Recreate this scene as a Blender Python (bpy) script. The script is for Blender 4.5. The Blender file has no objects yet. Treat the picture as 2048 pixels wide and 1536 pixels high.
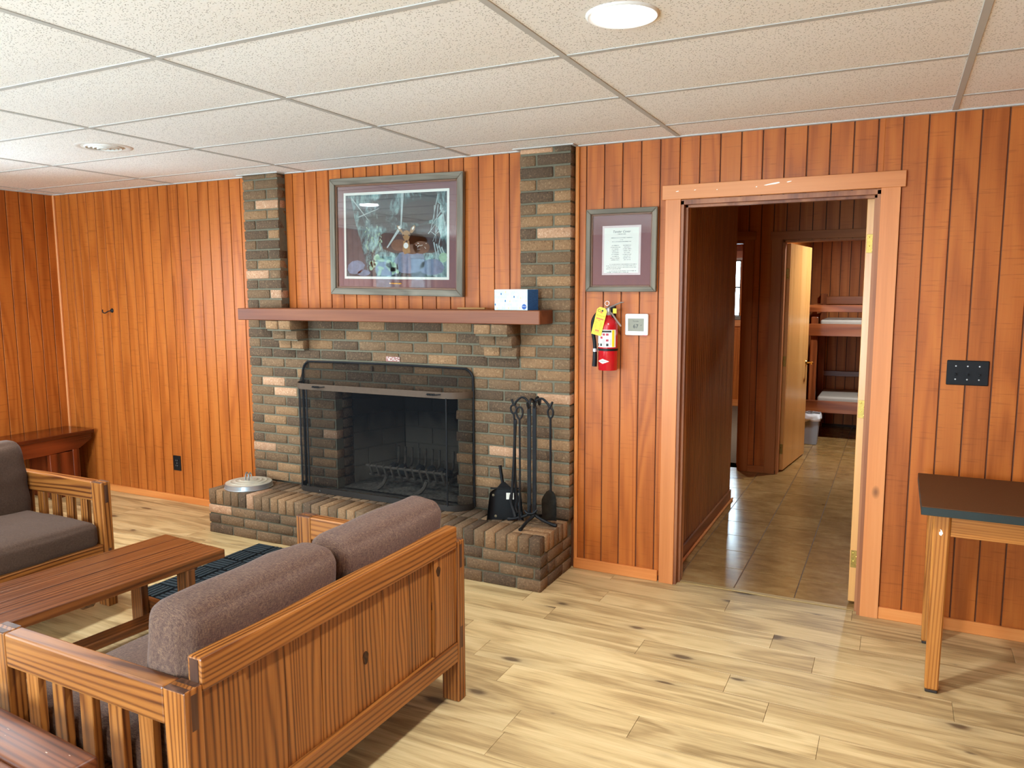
import bpy, bmesh, math, random
from mathutils import Vector, Matrix, noise
R = math.radians
random.seed(7)
SC = bpy.context.scene
COL = SC.collection

# ------------------------------------------------------------------ camera
H = 2.357                                   # ceiling height
CAM = Vector((4.69522, -3.99490, 1.57982))
cam_d = bpy.data.cameras.new('camera'); cam = bpy.data.objects.new('camera', cam_d); COL.objects.link(cam)
cam_d.sensor_fit = 'HORIZONTAL'; cam_d.sensor_width = 36.0; cam_d.lens = 1540.09 / 2048 * 36.0
cam_d.clip_start = .05
rx = Vector((0.89500012, 0.44604701, -0.00410512)); ux = Vector((-0.04956856, 0.10859759, 0.99284919)); wx = Vector((-0.44330322, 0.88839666, -0.11930476))
cam.matrix_world = Matrix(((rx.x, ux.x, -wx.x, CAM.x), (rx.y, ux.y, -wx.y, CAM.y), (rx.z, ux.z, -wx.z, CAM.z), (0, 0, 0, 1)))
SC.camera = cam

# ------------------------------------------------------------------ world, daylight portals, exposure
W = bpy.data.worlds.new('overcast_sky'); SC.world = W; W.use_nodes = True
bgn = W.node_tree.nodes['Background']; bgn.inputs['Color'].default_value = (.64, .86, 1.0, 1); bgn.inputs['Strength'].default_value = 21.0
SC.view_settings.view_transform = 'Standard'; SC.view_settings.look = 'None'
SC.view_settings.exposure = 0.58; SC.view_settings.gamma = 1.0; SC.view_settings.use_curve_mapping = False
cy_ = SC.cycles; cy_.max_bounces = 6; cy_.diffuse_bounces = 4; cy_.glossy_bounces = 3; cy_.transmission_bounces = 2; cy_.transparent_max_bounces = 8; cy_.caustics_reflective = False; cy_.caustics_refractive = False; cy_.sample_clamp_indirect = 40.0; cy_.use_adaptive_sampling = True; cy_.adaptive_threshold = .04
LED_W = 32.0                                # each ceiling LED
# windows; front pair added for fill light (plane axis, coordinate, a0, a1, z0, z1)
LWX = -1.385
WIN_LEFT = [(-1.15, -2.15, .95, 2.02), (-4.27, -4.87, .80, 2.10), (-5.08, -5.68, .80, 2.10)]
WIN_FRONT_FILL = [(-1.10, .45, .12, 2.15), (1.95, 3.85, .12, 2.15)]  # unseen openings, added and sized to brighten fireplace wall and ceiling
WIN_ROOM2 = (2.02, 2.775, 1.235, 1.99, 6.79)
def portal(loc, rot, sx, sy):
    l = bpy.data.lights.new('window_portal', 'AREA'); l.shape = 'RECTANGLE'; l.size = sx; l.size_y = sy; l.cycles.is_portal = True
    o = bpy.data.objects.new('window_portal', l); COL.objects.link(o); o.location = loc; o.rotation_euler = rot
for (y0, y1, z0, z1) in WIN_LEFT:
    portal((LWX - .13, (y0 + y1) / 2, (z0 + z1) / 2), (0, R(-90), 0), z1 - z0, abs(y1 - y0))
for (x0, x1, z0, z1) in WIN_FRONT_FILL:
    portal(((x0 + x1) / 2, -6.43, (z0 + z1) / 2), (R(90), 0, 0), x1 - x0, z1 - z0)
portal(((WIN_ROOM2[0] + WIN_ROOM2[1]) / 2, WIN_ROOM2[4] + .13, (WIN_ROOM2[2] + WIN_ROOM2[3]) / 2), (R(-90), 0, 0), WIN_ROOM2[1] - WIN_ROOM2[0], WIN_ROOM2[3] - WIN_ROOM2[2])

# ------------------------------------------------------------------ node helpers and materials
class NT:
    def __init__(s, name):
        m = bpy.data.materials.new(name); m.use_nodes = True; s.m = m; s.t = m.node_tree; s.b = s.t.nodes['Principled BSDF']
    def n(s, typ, ins=None, **props):
        nd = s.t.nodes.new('ShaderNode' + typ)
        for k, v in props.items(): setattr(nd, k, v)
        for k, v in (ins or {}).items():
            sk = nd.inputs[k]
            if hasattr(v, 'is_output') or isinstance(v, bpy.types.NodeSocket): s.t.links.new(v, sk)
            else: sk.default_value = v
        return nd
    def math(s, op, a, b=0.0): return s.n('Math', {0: a, 1: b}, operation=op).outputs[0]
    def vec(s, op, a, b): return s.n('VectorMath', {0: a, 1: b}, operation=op).outputs[0]
    def coords(s, rnd=True, kind='Object'):
        co = s.n('TexCoord').outputs[kind]
        if rnd:
            r_ = s.n('ObjectInfo').outputs['Random']; s.rnd = r_
            off = s.n('CombineXYZ', {0: s.math('MULTIPLY', r_, 17.3), 1: s.math('MULTIPLY', r_, 31.7), 2: s.math('MULTIPLY', r_, 23.1)}).outputs[0]
            co = s.vec('ADD', co, off)
        return co
    def noise(s, v, scale, detail=2.0, rough=.5, dist=0.0): return s.n('TexNoise', {'Vector': v, 'Scale': scale, 'Detail': detail, 'Roughness': rough, 'Distortion': dist}).outputs['Fac']
    def ramp(s, f, stops, interp='LINEAR'):
        nd = s.n('ValToRGB', {0: f}); cr = nd.color_ramp; cr.interpolation = interp
        while len(cr.elements) < len(stops): cr.elements.new(.5)
        for e, (p, c) in zip(cr.elements, stops): e.position = p; e.color = (*c, 1) if len(c) == 3 else c
        return nd.outputs[0]
    def mix(s, f, a, b, mode='MIX'): 
        nd = s.n('Mix', None, data_type='RGBA', blend_type=mode)
        for k, v in ((0, f), (6, a), (7, b)):
            if isinstance(v, bpy.types.NodeSocket): s.t.links.new(v, nd.inputs[k])
            else: nd.inputs[k].default_value = v if k == 0 else ((*v, 1) if len(v) == 3 else v)
        return nd.outputs[2]
    def set(s, **kw):
        for k, v in kw.items():
            k = k.replace('_', ' ')
            if isinstance(v, bpy.types.NodeSocket): s.t.links.new(v, s.b.inputs[k])
            else: s.b.inputs[k].default_value = (*v, 1) if isinstance(v, tuple) and len(v) == 3 else v
        return s
    def bump(s, h, strength=.3, dist=.002):
        s.t.links.new(s.n('Bump', {'Height': h, 'Strength': strength, 'Distance': dist}).outputs[0], s.b.inputs['Normal']); return s
def srgb(r, g, b): return tuple(((c / 255) / 12.92 if c <= 10 else ((c / 255 + .055) / 1.055) ** 2.4) for c in (r, g, b))
CACHE = {}
def plain(name, col, rough=.5, metal=0.0, spec=.5, var=0.06, nscale=30.0, bump=0.0, coat=0.0):
    if name in CACHE: return CACHE[name]
    t = NT(name); f = t.noise(t.coords(), nscale, 3)
    c = t.mix(f, tuple(max(0, x * (1 - var * 2)) for x in col), tuple(min(1, x * (1 + var * 2)) for x in col))
    t.set(Base_Color=c, Roughness=rough, Metallic=metal, Specular_IOR_Level=spec, Coat_Weight=coat)
    if bump: t.bump(f, bump)
    CACHE[name] = t.m; return t.m
def wood(name, dark, mid, light, axis='z', rough=.42, spec=.4, bands=9.0, low=2.2, fine=26.0, knots=0.0, tint=.12, coat=0.0, tick=0.0, contrast=1.0, bump=.12, freq=0.0):
    key = name + '_' + axis
    if key in CACHE: return CACHE[key]
    t = NT(key); co = t.coords()
    sq = {'x': (.10, 1, 1), 'y': (1, .10, 1), 'z': (1, 1, .10)}[axis]; sf = {'x': (.03, 1, 1), 'y': (1, .03, 1), 'z': (1, 1, .03)}[axis]
    v = t.vec('MULTIPLY', co, sq); vf = t.vec('MULTIPLY', co, sf)
    n1 = t.noise(v, low, 2.0, .5, .6)
    arg = t.math('MULTIPLY', n1, bands * 6.283)
    if freq:
        k_ = {'x': (0, 1, 1), 'y': (1, 0, 1), 'z': (1, 1, 0)}[axis]
        ac = t.n('VectorMath', {0: t.vec('ADD', co, t.vec('MULTIPLY', t.n('TexNoise', {'Vector': vf, 'Scale': 4.0, 'Detail': 1.0}).outputs['Color'], (.02, .02, .02))), 1: k_}, operation='DOT_PRODUCT').outputs['Value']
        arg = t.math('ADD', arg, t.math('MULTIPLY', ac, freq * 6.283))
    band = t.math('SINE', arg)
    if freq:
        bs = t.math('POWER', t.math('ADD', t.math('MULTIPLY', band, .5), .5), 2.2)
        amp = t.math('MULTIPLY', t.noise(t.vec('MULTIPLY', v, (1.7, 1.7, 1.7)), low * 2.2, 1.0), 1.6)
        band = t.math('SUBTRACT', .66, t.math('MULTIPLY', t.math('MULTIPLY', bs, amp), .5 * contrast))
    else: band = t.math('ADD', t.math('MULTIPLY', band, .25 * contrast), .5)
    n2 = t.noise(vf, fine, 3.0, .65)
    n3 = t.noise(vf, fine * 5, 2.0, .6)
    fac = t.math('ADD', t.math('MULTIPLY', band, .5), t.math('ADD', t.math('MULTIPLY', n2, .35), t.math('MULTIPLY', n3, .15)))
    c = t.ramp(fac, [(.30, dark), (.48, mid), (.68, light)])
    if knots:
        kv = t.vec('MULTIPLY', co, {'x': (.55, 1, 1), 'y': (1, .55, 1), 'z': (1, 1, .55)}[axis])
        kd = t.n('TexVoronoi', {'Vector': kv, 'Scale': knots}, feature='F1').outputs['Distance']
        kf = t.n('MapRange', {0: kd, 1: .022, 2: .055, 3: 1.0, 4: 0.0}).outputs[0]
        c = t.mix(t.math('MULTIPLY', kf, .8), c, tuple(x * .28 for x in dark))
    if tick:
        tv = t.vec('MULTIPLY', co, {'z': (3, 3, 60), 'x': (60, 3, 3), 'y': (3, 60, 3)}[axis])
        tk = t.n('MapRange', {0: t.noise(tv, 2.2, 2, .6), 1: .60, 2: .70, 3: 0.0, 4: tick}).outputs[0]
        c = t.mix(tk, c, tuple(x * .55 for x in dark))
    val = t.math('ADD', t.math('MULTIPLY', t.rnd, tint * 2), 1 - tint)
    c = t.n('HueSaturation', {'Color': c, 'Value': val}).outputs[0]
    t.set(Base_Color=c, Roughness=t.math('ADD', t.math('MULTIPLY', n2, .18), rough - .09), Specular_IOR_Level=spec, Coat_Weight=coat, Coat_Roughness=.15)
    if bump: t.bump(fac, bump, .0015)
    CACHE[key] = t.m; return t.m
def Wpanel(a='z'): return wood('panel_wood', srgb(142, 70, 23), srgb(174, 93, 34), srgb(188, 107, 43), a, .42, .28, bands=8, low=3.6, fine=30, tint=.05, tick=.35, contrast=.72, bump=.08)
def Wpanel2(a='z'): return wood('hall_panel_wood', srgb(140, 74, 32), srgb(170, 96, 44), srgb(184, 108, 54), a, .48, .2, bands=7, low=3.2, fine=30, tint=.05, tick=.3, contrast=.8, bump=.08)
def Wtrim(a='z'): return wood('trim_pine', srgb(184, 108, 54), srgb(204, 126, 68), srgb(216, 142, 84), a, .42, .4, bands=4, low=3, fine=22, knots=2.6, tint=.06, contrast=.5, bump=.05)
def Wbase(a='x'): return wood('baseboard_pine', srgb(190, 106, 48), srgb(212, 130, 66), srgb(226, 150, 84), a, .38, .4, bands=5, low=3, fine=22, knots=2.0, tint=.06, contrast=.6, bump=.05)
def Wsofa(a): return wood('honey_pine', srgb(86, 41, 14), srgb(138, 80, 32), srgb(170, 108, 50), a, .36, .4, bands=11, low=3.4, fine=44, freq=52, knots=0, tint=.10, coat=.08, contrast=1.15, bump=.06)
def Wsofak(a): return wood('knotty_honey_pine', srgb(86, 41, 14), srgb(138, 80, 32), srgb(170, 108, 50), a, .36, .4, bands=11, low=3.4, fine=44, freq=52, knots=0, tint=.10, coat=.08, contrast=1.15, bump=.06)
def Wend(a='z'): return wood('end_grain', srgb(58, 34, 24), srgb(84, 54, 38), srgb(104, 70, 52), a, .5, .3, bands=12, low=6, fine=60, tint=.1, bump=.08)
def Wtable(a): return wood('red_brown_pine', srgb(52, 24, 9), srgb(90, 46, 19), srgb(122, 70, 32), a, .30, .45, bands=9, low=3.0, fine=40, freq=44, tint=.16, coat=.12, contrast=.9, bump=.06)
def Wtable2(a): return wood('worn_red_brown_pine', srgb(66, 30, 14), srgb(104, 54, 28), srgb(132, 78, 44), a, .46, .4, bands=9, low=3.0, fine=40, freq=44, tint=.10, contrast=.8, bump=.06)
def Wmantel(a='x'): return wood('mantel_wood', srgb(88, 44, 23), srgb(116, 62, 35), srgb(138, 82, 50), a, .5, .35, bands=6, low=2.6, fine=26, tint=.03, contrast=.8, bump=.06)
def Wbench(a): return wood('dark_red_wood', srgb(52, 16, 4), srgb(92, 34, 12), srgb(122, 52, 22), a, .22, .5, bands=7, low=2.6, fine=20, tint=.1, coat=.4, contrast=1.0, bump=.05)
def Woak(a): return wood('oak', srgb(128, 70, 22), srgb(170, 104, 42), srgb(190, 126, 58), a, .38, .45, bands=9, low=3, fine=50, freq=90, tint=.06, contrast=1.1, bump=.06)
def Wdoor(a='z'): return wood('blond_veneer', srgb(196, 130, 62), srgb(214, 152, 84), srgb(226, 168, 100), a, .30, .5, bands=3, low=2, fine=20, tint=.04, coat=.2, contrast=.5, bump=.03)
def Wframe(a): return wood('grey_barn_wood', srgb(78, 70, 58), srgb(112, 103, 88), srgb(138, 128, 112), a, .6, .3, bands=6, low=8, fine=70, tint=.06, contrast=.6, bump=.15)
def Wbunk(a): return wood('bunk_wood', srgb(92, 42, 16), srgb(136, 70, 32), srgb(160, 92, 48), a, .35, .4, bands=7, low=3, fine=24, tint=.08, bump=.05)

def floor_mat():
    t = NT('vinyl_plank'); co = t.coords()
    v = t.vec('MULTIPLY', co, (.16, 1, 1)); vf = t.vec('MULTIPLY', co, (.035, 1, 1))
    n1 = t.noise(v, 5.0, 3, .55, .8); band = t.math('MULTIPLY', t.math('SINE', t.math('MULTIPLY', n1, 30)), .09)
    n2 = t.math('ADD', t.math('MULTIPLY', t.noise(vf, 46, 4, .7), .6), t.math('MULTIPLY', t.noise(t.vec('MULTIPLY', co, (.05, 1, 1)), 150, 3, .7), .4)); n0 = t.noise(t.vec('MULTIPLY', co, (.5, 1, 1)), 2.2, 2)
    fac = t.math('ADD', t.math('ADD', t.math('MULTIPLY', n2, .72), t.math('MULTIPLY', n0, .36)), band)
    c = t.ramp(fac, [(.32, srgb(138, 110, 72)), (.46, srgb(176, 146, 100)), (.58, srgb(200, 170, 120)), (.74, srgb(218, 190, 140))])
    kd = t.n('TexVoronoi', {'Vector': t.vec('ADD', t.vec('MULTIPLY', co, (.42, 1, 1)), t.n('CombineXYZ', {1: t.math('MULTIPLY', n1, .10)}).outputs[0]), 'Scale': 3.4}, feature='F1', voronoi_dimensions='2D'); kc = t.n('SeparateColor', {0: kd.outputs['Color']}).outputs[0]; kd = kd.outputs['Distance']
    kd = t.math('DIVIDE', t.math('ADD', kd, t.math('MULTIPLY', n2, .10)), t.math('ADD', t.math('MULTIPLY', kc, .9), .45))
    kf = t.math('ADD', t.n('MapRange', {0: kd, 1: .075, 2: .115, 3: .6, 4: 0.0}).outputs[0], t.n('MapRange', {0: kd, 1: .09, 2: .24, 3: .28, 4: 0.0}).outputs[0])
    c = t.mix(kf, c, srgb(84, 62, 44))
    c = t.n('HueSaturation', {'Color': c, 'Value': t.math('ADD', t.math('MULTIPLY', t.rnd, .16), .92)}).outputs[0]
    t.set(Base_Color=c, Roughness=t.math('ADD', t.math('MULTIPLY', n2, .12), .36), Specular_IOR_Level=.4).bump(n2, .06, .001)
    return t.m
def tile_mat():
    t = NT('ceiling_tile_fibre'); co = t.coords()
    vo = t.n('TexVoronoi', {'Vector': t.vec('MULTIPLY', co, (1, 1, 0.3)), 'Scale': 120.0, 'Randomness': 1.0}, feature='F1').outputs['Distance']
    wn = t.noise(co, 60, 3, .6); hole = t.n('MapRange', {0: t.math('SUBTRACT', vo, t.math('MULTIPLY', wn, .35)), 1: -.02, 2: .14, 3: 1.0, 4: 0.0}).outputs[0]
    c = t.mix(t.math('MULTIPLY', hole, .8), srgb(246, 246, 243), srgb(140, 138, 132))
    c = t.mix(t.math('MULTIPLY', t.noise(co, 1.6, 2), .10), c, srgb(214, 200, 170))
    h = t.math('SUBTRACT', t.math('MULTIPLY', wn, .6), hole)
    t.set(Base_Color=c, Roughness=.85, Specular_IOR_Level=.15).bump(h, .35, .003); return t.m
def brick_mat(name, c1, c2, spk):
    t = NT(name); co = t.coords()
    n1 = t.noise(co, 22, 3, .6); n2 = t.noise(co, 95, 4, .7); n3 = t.noise(co, 260, 2)
    c = t.mix(n1, c1, c2)
    c = t.mix(t.n('MapRange', {0: n2, 1: .54, 2: .66, 3: 0.0, 4: .75}).outputs[0], c, spk)
    c = t.mix(t.n('MapRange', {0: n2, 1: .40, 2: .30, 3: 0.0, 4: .8}).outputs[0], c, tuple(x * .22 for x in c1))
    c = t.n('HueSaturation', {'Color': c, 'Value': t.math('ADD', t.math('MULTIPLY', t.rnd, .24), .88)}).outputs[0]
    t.set(Base_Color=c, Roughness=.88, Specular_IOR_Level=.2).bump(t.math('ADD', n2, t.math('MULTIPLY', n3, .4)), 1.0, .006); return t.m
BRK = {'dark': brick_mat('brick_dark', srgb(86, 68, 53), srgb(102, 82, 64), srgb(140, 114, 86)),
       'brown': brick_mat('brick_brown', srgb(112, 87, 64), srgb(128, 101, 75), srgb(160, 130, 98)),
       'tan': brick_mat('brick_tan', srgb(138, 104, 74), srgb(152, 118, 84), srgb(184, 148, 110)),
       'pale': brick_mat('brick_pale', srgb(176, 132, 100), srgb(194, 152, 118), srgb(222, 190, 160))}
MORTAR = plain('mortar', srgb(104, 98, 80), .95, var=.1, nscale=60, bump=.4)
def fabric_mat(name, c1, c2, c3):
    t = NT(name); co = t.coords()
    wv = t.n('TexChecker', {'Vector': co, 'Scale': 500.0}).outputs['Fac']
    n1 = t.noise(t.vec('MULTIPLY', co, (90, 12, 90)), 7, 3, .7); n2 = t.noise(t.vec('MULTIPLY', co, (12, 90, 12)), 7, 3, .7); n0 = t.noise(co, 6, 2)
    f = t.math('ADD', t.math('MULTIPLY', n1, .5), t.math('MULTIPLY', n2, .5))
    c = t.ramp(f, [(.36, c1), (.5, c2), (.64, c3)])
    c = t.mix(t.math('MULTIPLY', wv, .25), c, tuple(x * .5 for x in c1))
    c = t.mix(t.math('MULTIPLY', n0, .25), c, c2)
    t.set(Base_Color=c, Roughness=.95, Specular_IOR_Level=.1, Sheen_Weight=.06, Sheen_Roughness=.5).bump(t.math('ADD', f, t.math('MULTIPLY', wv, .3)), .4, .002); return t.m
FABRIC = fabric_mat('brown_tweed', srgb(64, 46, 40), srgb(98, 74, 64), srgb(140, 110, 84))
FABRIC2 = fabric_mat('brown_cotton', srgb(62, 45, 36), srgb(80, 60, 48), srgb(96, 75, 60))
def glass_mat(name, alpha=.06, tint=(1, 1, 1)):
    t = NT(name); nt = t.t; tr = t.n('BsdfTransparent', {'Color': (*tint, 1)}); gl = t.n('BsdfGlossy', {'Roughness': .02, 'Color': (1, 1, 1, 1)})
    fr = t.n('Fresnel', {'IOR': 1.5}).outputs[0]
    mx = t.n('MixShader', {0: t.math('MULTIPLY', fr, 1.0), 1: tr.outputs[0], 2: gl.outputs[0]})
    nt.links.new(mx.outputs[0], nt.nodes['Material Output'].inputs['Surface']); return t.m
GLASS = glass_mat('clear_glass')
def emit_mat(name, col, st):
    t = NT(name); t.set(Base_Color=(.8, .8, .8), Emission_Color=col, Emission_Strength=st); return t.m
BLACK = plain('black_iron', (.010, .010, .011), .55, spec=.22, var=.3, bump=.15)
BLACKP = plain('black_plastic', (.008, .008, .009), .45, spec=.2, var=.2)
BRASS = plain('aged_brass', srgb(150, 122, 62), .38, .9, var=.2, nscale=90)
GOLD = plain('polished_brass', srgb(210, 160, 70), .18, 1.0, var=.05)
STEEL = plain('bright_steel', srgb(200, 200, 198), .35, .6, var=.05)
WHITEP = plain('white_plastic', srgb(236, 236, 232), .4, var=.01)
WHITEM = plain('white_enamel', srgb(228, 226, 220), .45, var=.02)
PAPER = plain('ivory_paper', srgb(238, 236, 222), .8, var=.02)
INK = plain('black_ink', (.02, .02, .02), .7, var=.1)

# ------------------------------------------------------------------ mesh helpers
class MB:
    def __init__(s): s.bm = bmesh.new()
    def box(s, x0, x1, y0, y1, z0, z1, bev=0.0, M=None, jit=0.0, seg=1):
        r = bmesh.ops.create_cube(s.bm, size=1.0); vs = r['verts']
        for v in vs:
            v.co = Vector(((x0 + x1) / 2 + v.co.x * (x1 - x0), (y0 + y1) / 2 + v.co.y * (y1 - y0), (z0 + z1) / 2 + v.co.z * (z1 - z0)))
            if jit: v.co += Vector((random.uniform(-jit, jit), random.uniform(-jit, jit), random.uniform(-jit, jit)))
        if bev:
            es = list({e for v in vs for e in v.link_edges})
            rr = bmesh.ops.bevel(s.bm, geom=es, offset=bev, segments=seg, affect='EDGES', profile=.5)
            vs = list({v for f in rr['faces'] for v in f.verts} | {v for v in vs if v.is_valid})
        if M is not None: bmesh.ops.transform(s.bm, matrix=M, verts=[v for v in vs if v.is_valid])
        return s
    def prism(s, pts, axis, a, b, bev=0.0):
        idx = {'x': (1, 2, 0), 'y': (0, 2, 1), 'z': (0, 1, 2)}[axis]
        def mk(p, w):
            c = [0, 0, 0]; c[idx[0]] = p[0]; c[idx[1]] = p[1]; c[idx[2]] = w; return s.bm.verts.new(c)
        A = [mk(p, a) for p in pts]; B = [mk(p, b) for p in pts]; n = len(pts); fs = [s.bm.faces.new(A), s.bm.faces.new(B[::-1])]
        for i in range(n): fs.append(s.bm.faces.new((A[i], B[i], B[(i + 1) % n], A[(i + 1) % n])))
        bmesh.ops.recalc_face_normals(s.bm, faces=fs)
        if bev: bmesh.ops.bevel(s.bm, geom=list({e for f in fs for e in f.edges}), offset=bev, segments=1, affect='EDGES')
        return s
    def lathe(s, prof, n=32, M=None, sx=1.0, sy=1.0):
        rings = []; new = []
        for (r, z) in prof:
            if r < 1e-6: ring = [s.bm.verts.new((0, 0, z))]
            else: ring = [s.bm.verts.new((r * sx * math.cos(2 * math.pi * i / n), r * sy * math.sin(2 * math.pi * i / n), z)) for i in range(n)]
            rings.append(ring); new += ring
        fs = []
        for a, b in zip(rings, rings[1:]):
            for i in range(n):
                j = (i + 1) % n
                q = [a[i % len(a)], a[j % len(a)], b[j % len(b)], b[i % len(b)]]; q = list(dict.fromkeys(q))
                if len(q) > 2: fs.append(s.bm.faces.new(q))
        bmesh.ops.recalc_face_normals(s.bm, faces=fs)
        if M is not None: bmesh.ops.transform(s.bm, matrix=M, verts=new)
        return s
    def tube(s, pts, rad, n=8, flat=1.0, up=None):
        pts = [Vector(p) for p in pts]; rads = rad if isinstance(rad, (list, tuple)) else [rad] * len(pts)
        rings = []; prev = None; fs = []
        for i, p in enumerate(pts):
            d = (pts[min(i + 1, len(pts) - 1)] - pts[max(i - 1, 0)])
            d = d.normalized() if d.length > 1e-9 else Vector((0, 0, 1))
            if prev is None:
                ref = up or (Vector((0, 0, 1)) if abs(d.z) < .9 else Vector((1, 0, 0))); a = d.cross(ref).normalized()
            else:
                a = (prev - d * prev.dot(d)); a = a.normalized() if a.length > 1e-6 else d.orthogonal().normalized()
            prev = a; b = d.cross(a)
            rings.append([s.bm.verts.new(p + (a * math.cos(2 * math.pi * k / n) + b * math.sin(2 * math.pi * k / n) * flat) * rads[i]) for k in range(n)])
        for A, B in zip(rings, rings[1:]):
            for k in range(n): fs.append(s.bm.faces.new((A[k], A[(k + 1) % n], B[(k + 1) % n], B[k])))
        fs.append(s.bm.faces.new(rings[0][::-1])); fs.append(s.bm.faces.new(rings[-1]))
        bmesh.ops.recalc_face_normals(s.bm, faces=fs); return s
    def poly(s, pts):
        s.bm.faces.new([s.bm.verts.new(p) for p in pts]); return s
    def grid(s, fn, nu, nv, closed=False):
        V = [[s.bm.verts.new(fn(i / nu, j / nv)) for j in range(nv + 1)] for i in range(nu + 1)]
        for i in range(nu):
            for j in range(nv): s.bm.faces.new((V[i][j], V[i + 1][j], V[i + 1][j + 1], V[i][j + 1]))
        return s
    def mesh(s, name, smooth=None):
        me = bpy.data.meshes.new(name); s.bm.normal_update(); s.bm.to_mesh(me); s.bm.free()
        if smooth is not None:
            me.polygons.foreach_set('use_smooth', [True] * len(me.polygons)); me.set_sharp_from_angle(angle=R(smooth))
        return me
    def build(s, name, mat, parent=None, smooth=None, label=None):
        return put(name, s.mesh(name, smooth), mat, parent, label)
LOCAL = set()
def put(name, me, mat, parent=None, label=None, loc=None, rz=None):
    if mat is not None and not me.materials: me.materials.append(mat)
    o = bpy.data.objects.new(name, me); COL.objects.link(o)
    if loc is not None: o.location = loc
    if rz is not None: o.rotation_euler = (0, 0, rz)
    if parent is not None:
        o.parent = parent
        q = parent; loc_root = False
        while q is not None:
            if q in LOCAL: loc_root = True
            q = q.parent
        if not loc_root and parent.parent is None: o.matrix_parent_inverse = Matrix.Translation(-parent.location)
    if label: o['label'] = label
    return o
def thing(name, label, cat, loc=(0, 0, 0), rz=None, group=None):
    o = bpy.data.objects.new(name, None); COL.objects.link(o); o.location = loc; o.empty_display_size = .05
    o['label'] = label; o['category'] = cat
    if group: o['group'] = group
    if rz is not None: o.rotation_euler = (0, 0, rz); LOCAL.add(o)
    return o
def tag(o, label, cat, group=None):
    o['label'] = label; o['category'] = cat
    if group: o['group'] = group
    return o
def struct(o): o['kind'] = 'structure'; return o
def text(body, size, mat, parent, M, name='lettering', align='CENTER', shear=0.0):
    cu = bpy.data.curves.new('txt', 'FONT'); cu.body = body; cu.size = size; cu.align_x = align; cu.align_y = 'CENTER'; cu.shear = shear; cu.resolution_u = 2
    tmp = bpy.data.objects.new('txt', cu); me = bpy.data.meshes.new_from_object(tmp); bpy.data.objects.remove(tmp); bpy.data.curves.remove(cu)
    me.transform(M); me.name = name; me.materials.clear()
    return put(name, me, mat, parent)
def on_wall(x, y, z, rot=0.0):     # text plane facing -Y
    return Matrix.Translation((x, y, z)) @ Matrix.Rotation(rot, 4, 'Y') @ Matrix.Rotation(R(90), 4, 'X')
def smooth_path(pts, n=6):
    P = [Vector(p) for p in pts]; out = []
    for i in range(len(P) - 1):
        p0, p1, p2, p3 = P[max(i - 1, 0)], P[i], P[i + 1], P[min(i + 2, len(P) - 1)]
        for k in range(n):
            t = k / n; out.append(.5 * ((2 * p1) + (p2 - p0) * t + (2 * p0 - 5 * p1 + 4 * p2 - p3) * t * t + (3 * p1 - p0 - 3 * p2 + p3) * t ** 3))
    return out + [P[-1]]

# ================================================================== THE SETTING
X0, X1, Y0 = LWX, 6.60, -6.30
# floor of vinyl planks laid along X
VINYL = floor_mat()
fl = struct(MB().box(X0 - .1, X1 + .1, Y0 - .1, .04, -.06, -.004).build('floor', plain('subfloor_gap', srgb(70, 56, 40), .9)))
rows = []; y = -.099
def planks(y_hi, y_lo, seam):
    x = seam - 1.22 * math.ceil((seam - X0) / 1.22)
    while x < X1:
        a, b = max(x, X0), min(x + 1.22, X1)
        if b - a > .02: MB().box(a + .0006, b - .0006, y_lo + .0005, y_hi - .0005, -.008, 0.0, .0008).build('plank', VINYL, fl)
        x += 1.22
SEAM = {0: 4.0, 1: 4.62, 2: 3.04, 3: 4.45, 4: 3.738, 5: 4.151, 6: 4.326, 7: 3.302, 8: 3.906, 9: 4.71, 10: 3.5, 11: 4.2, 12: 2.9}
planks(.035, -.099, 3.35)
k = 0; y = -.099
while y > -4.35:
    planks(y, y - .157, SEAM.get(k, 2.0 + random.random() * 1.22)); y -= .157; k += 1
MB().box(X0, X1, Y0, y, -.008, 0).build('plank_field', VINYL, fl)['kind'] = 'stuff'

# ceiling: fibre tiles in a T-bar grid
ce = struct(MB().box(X0 - .1, X1 + .1, Y0 - .1, .10, H + .03, H + .10).build('ceiling', plain('ceiling_void', srgb(120, 116, 108), .9)))
TILE = tile_mat(); TD, TW, G0 = .6096, 1.2192, .2935
xs = [X0] + [TW * k for k in range(-1, 6) if X0 < TW * k < X1] + [X1]
ys = [0.0] + [-G0 - TD * j for j in range(0, 10) if -G0 - TD * j > Y0] + [Y0]
def ctile(a, b, c, d):
    sag = random.uniform(.002, .007) * min(1, abs(d - c) / .6)
    m = MB(); nx = max(2, int((b - a) * 7)); ny = max(2, int(abs(d - c) * 8))
    def fn(u, v):
        return (a + (b - a) * u, c + (d - c) * v, H + .0022 - sag * math.sin(math.pi * u) ** .5 * math.sin(math.pi * v) ** .7 if 0 < u < 1 and 0 < v < 1 else H + .0022)
    m.grid(fn, nx, ny); bmesh.ops.reverse_faces(m.bm, faces=m.bm.faces[:]) if False else None
    m.build('ceiling_tile', TILE, ce, smooth=40)
notches = []
for i in range(len(xs) - 1):
    for j in range(len(ys) - 1):
        if ys[j] < -4.6: continue
        ctile(xs[i], xs[i + 1], ys[j], ys[j + 1])
MB().box(X0, X1, Y0, -4.4, H + .002, H + .02).build('tile_field', TILE, ce)['kind'] = 'stuff'
GRIDM = plain('white_grid_metal', srgb(190, 190, 186), .7, spec=.2, var=.02)
for x in xs[1:-1]: MB().box(x - .012, x + .012, Y0, 0, H - .001, H + .010, .001).build('grid_bar', GRIDM, ce)
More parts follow.
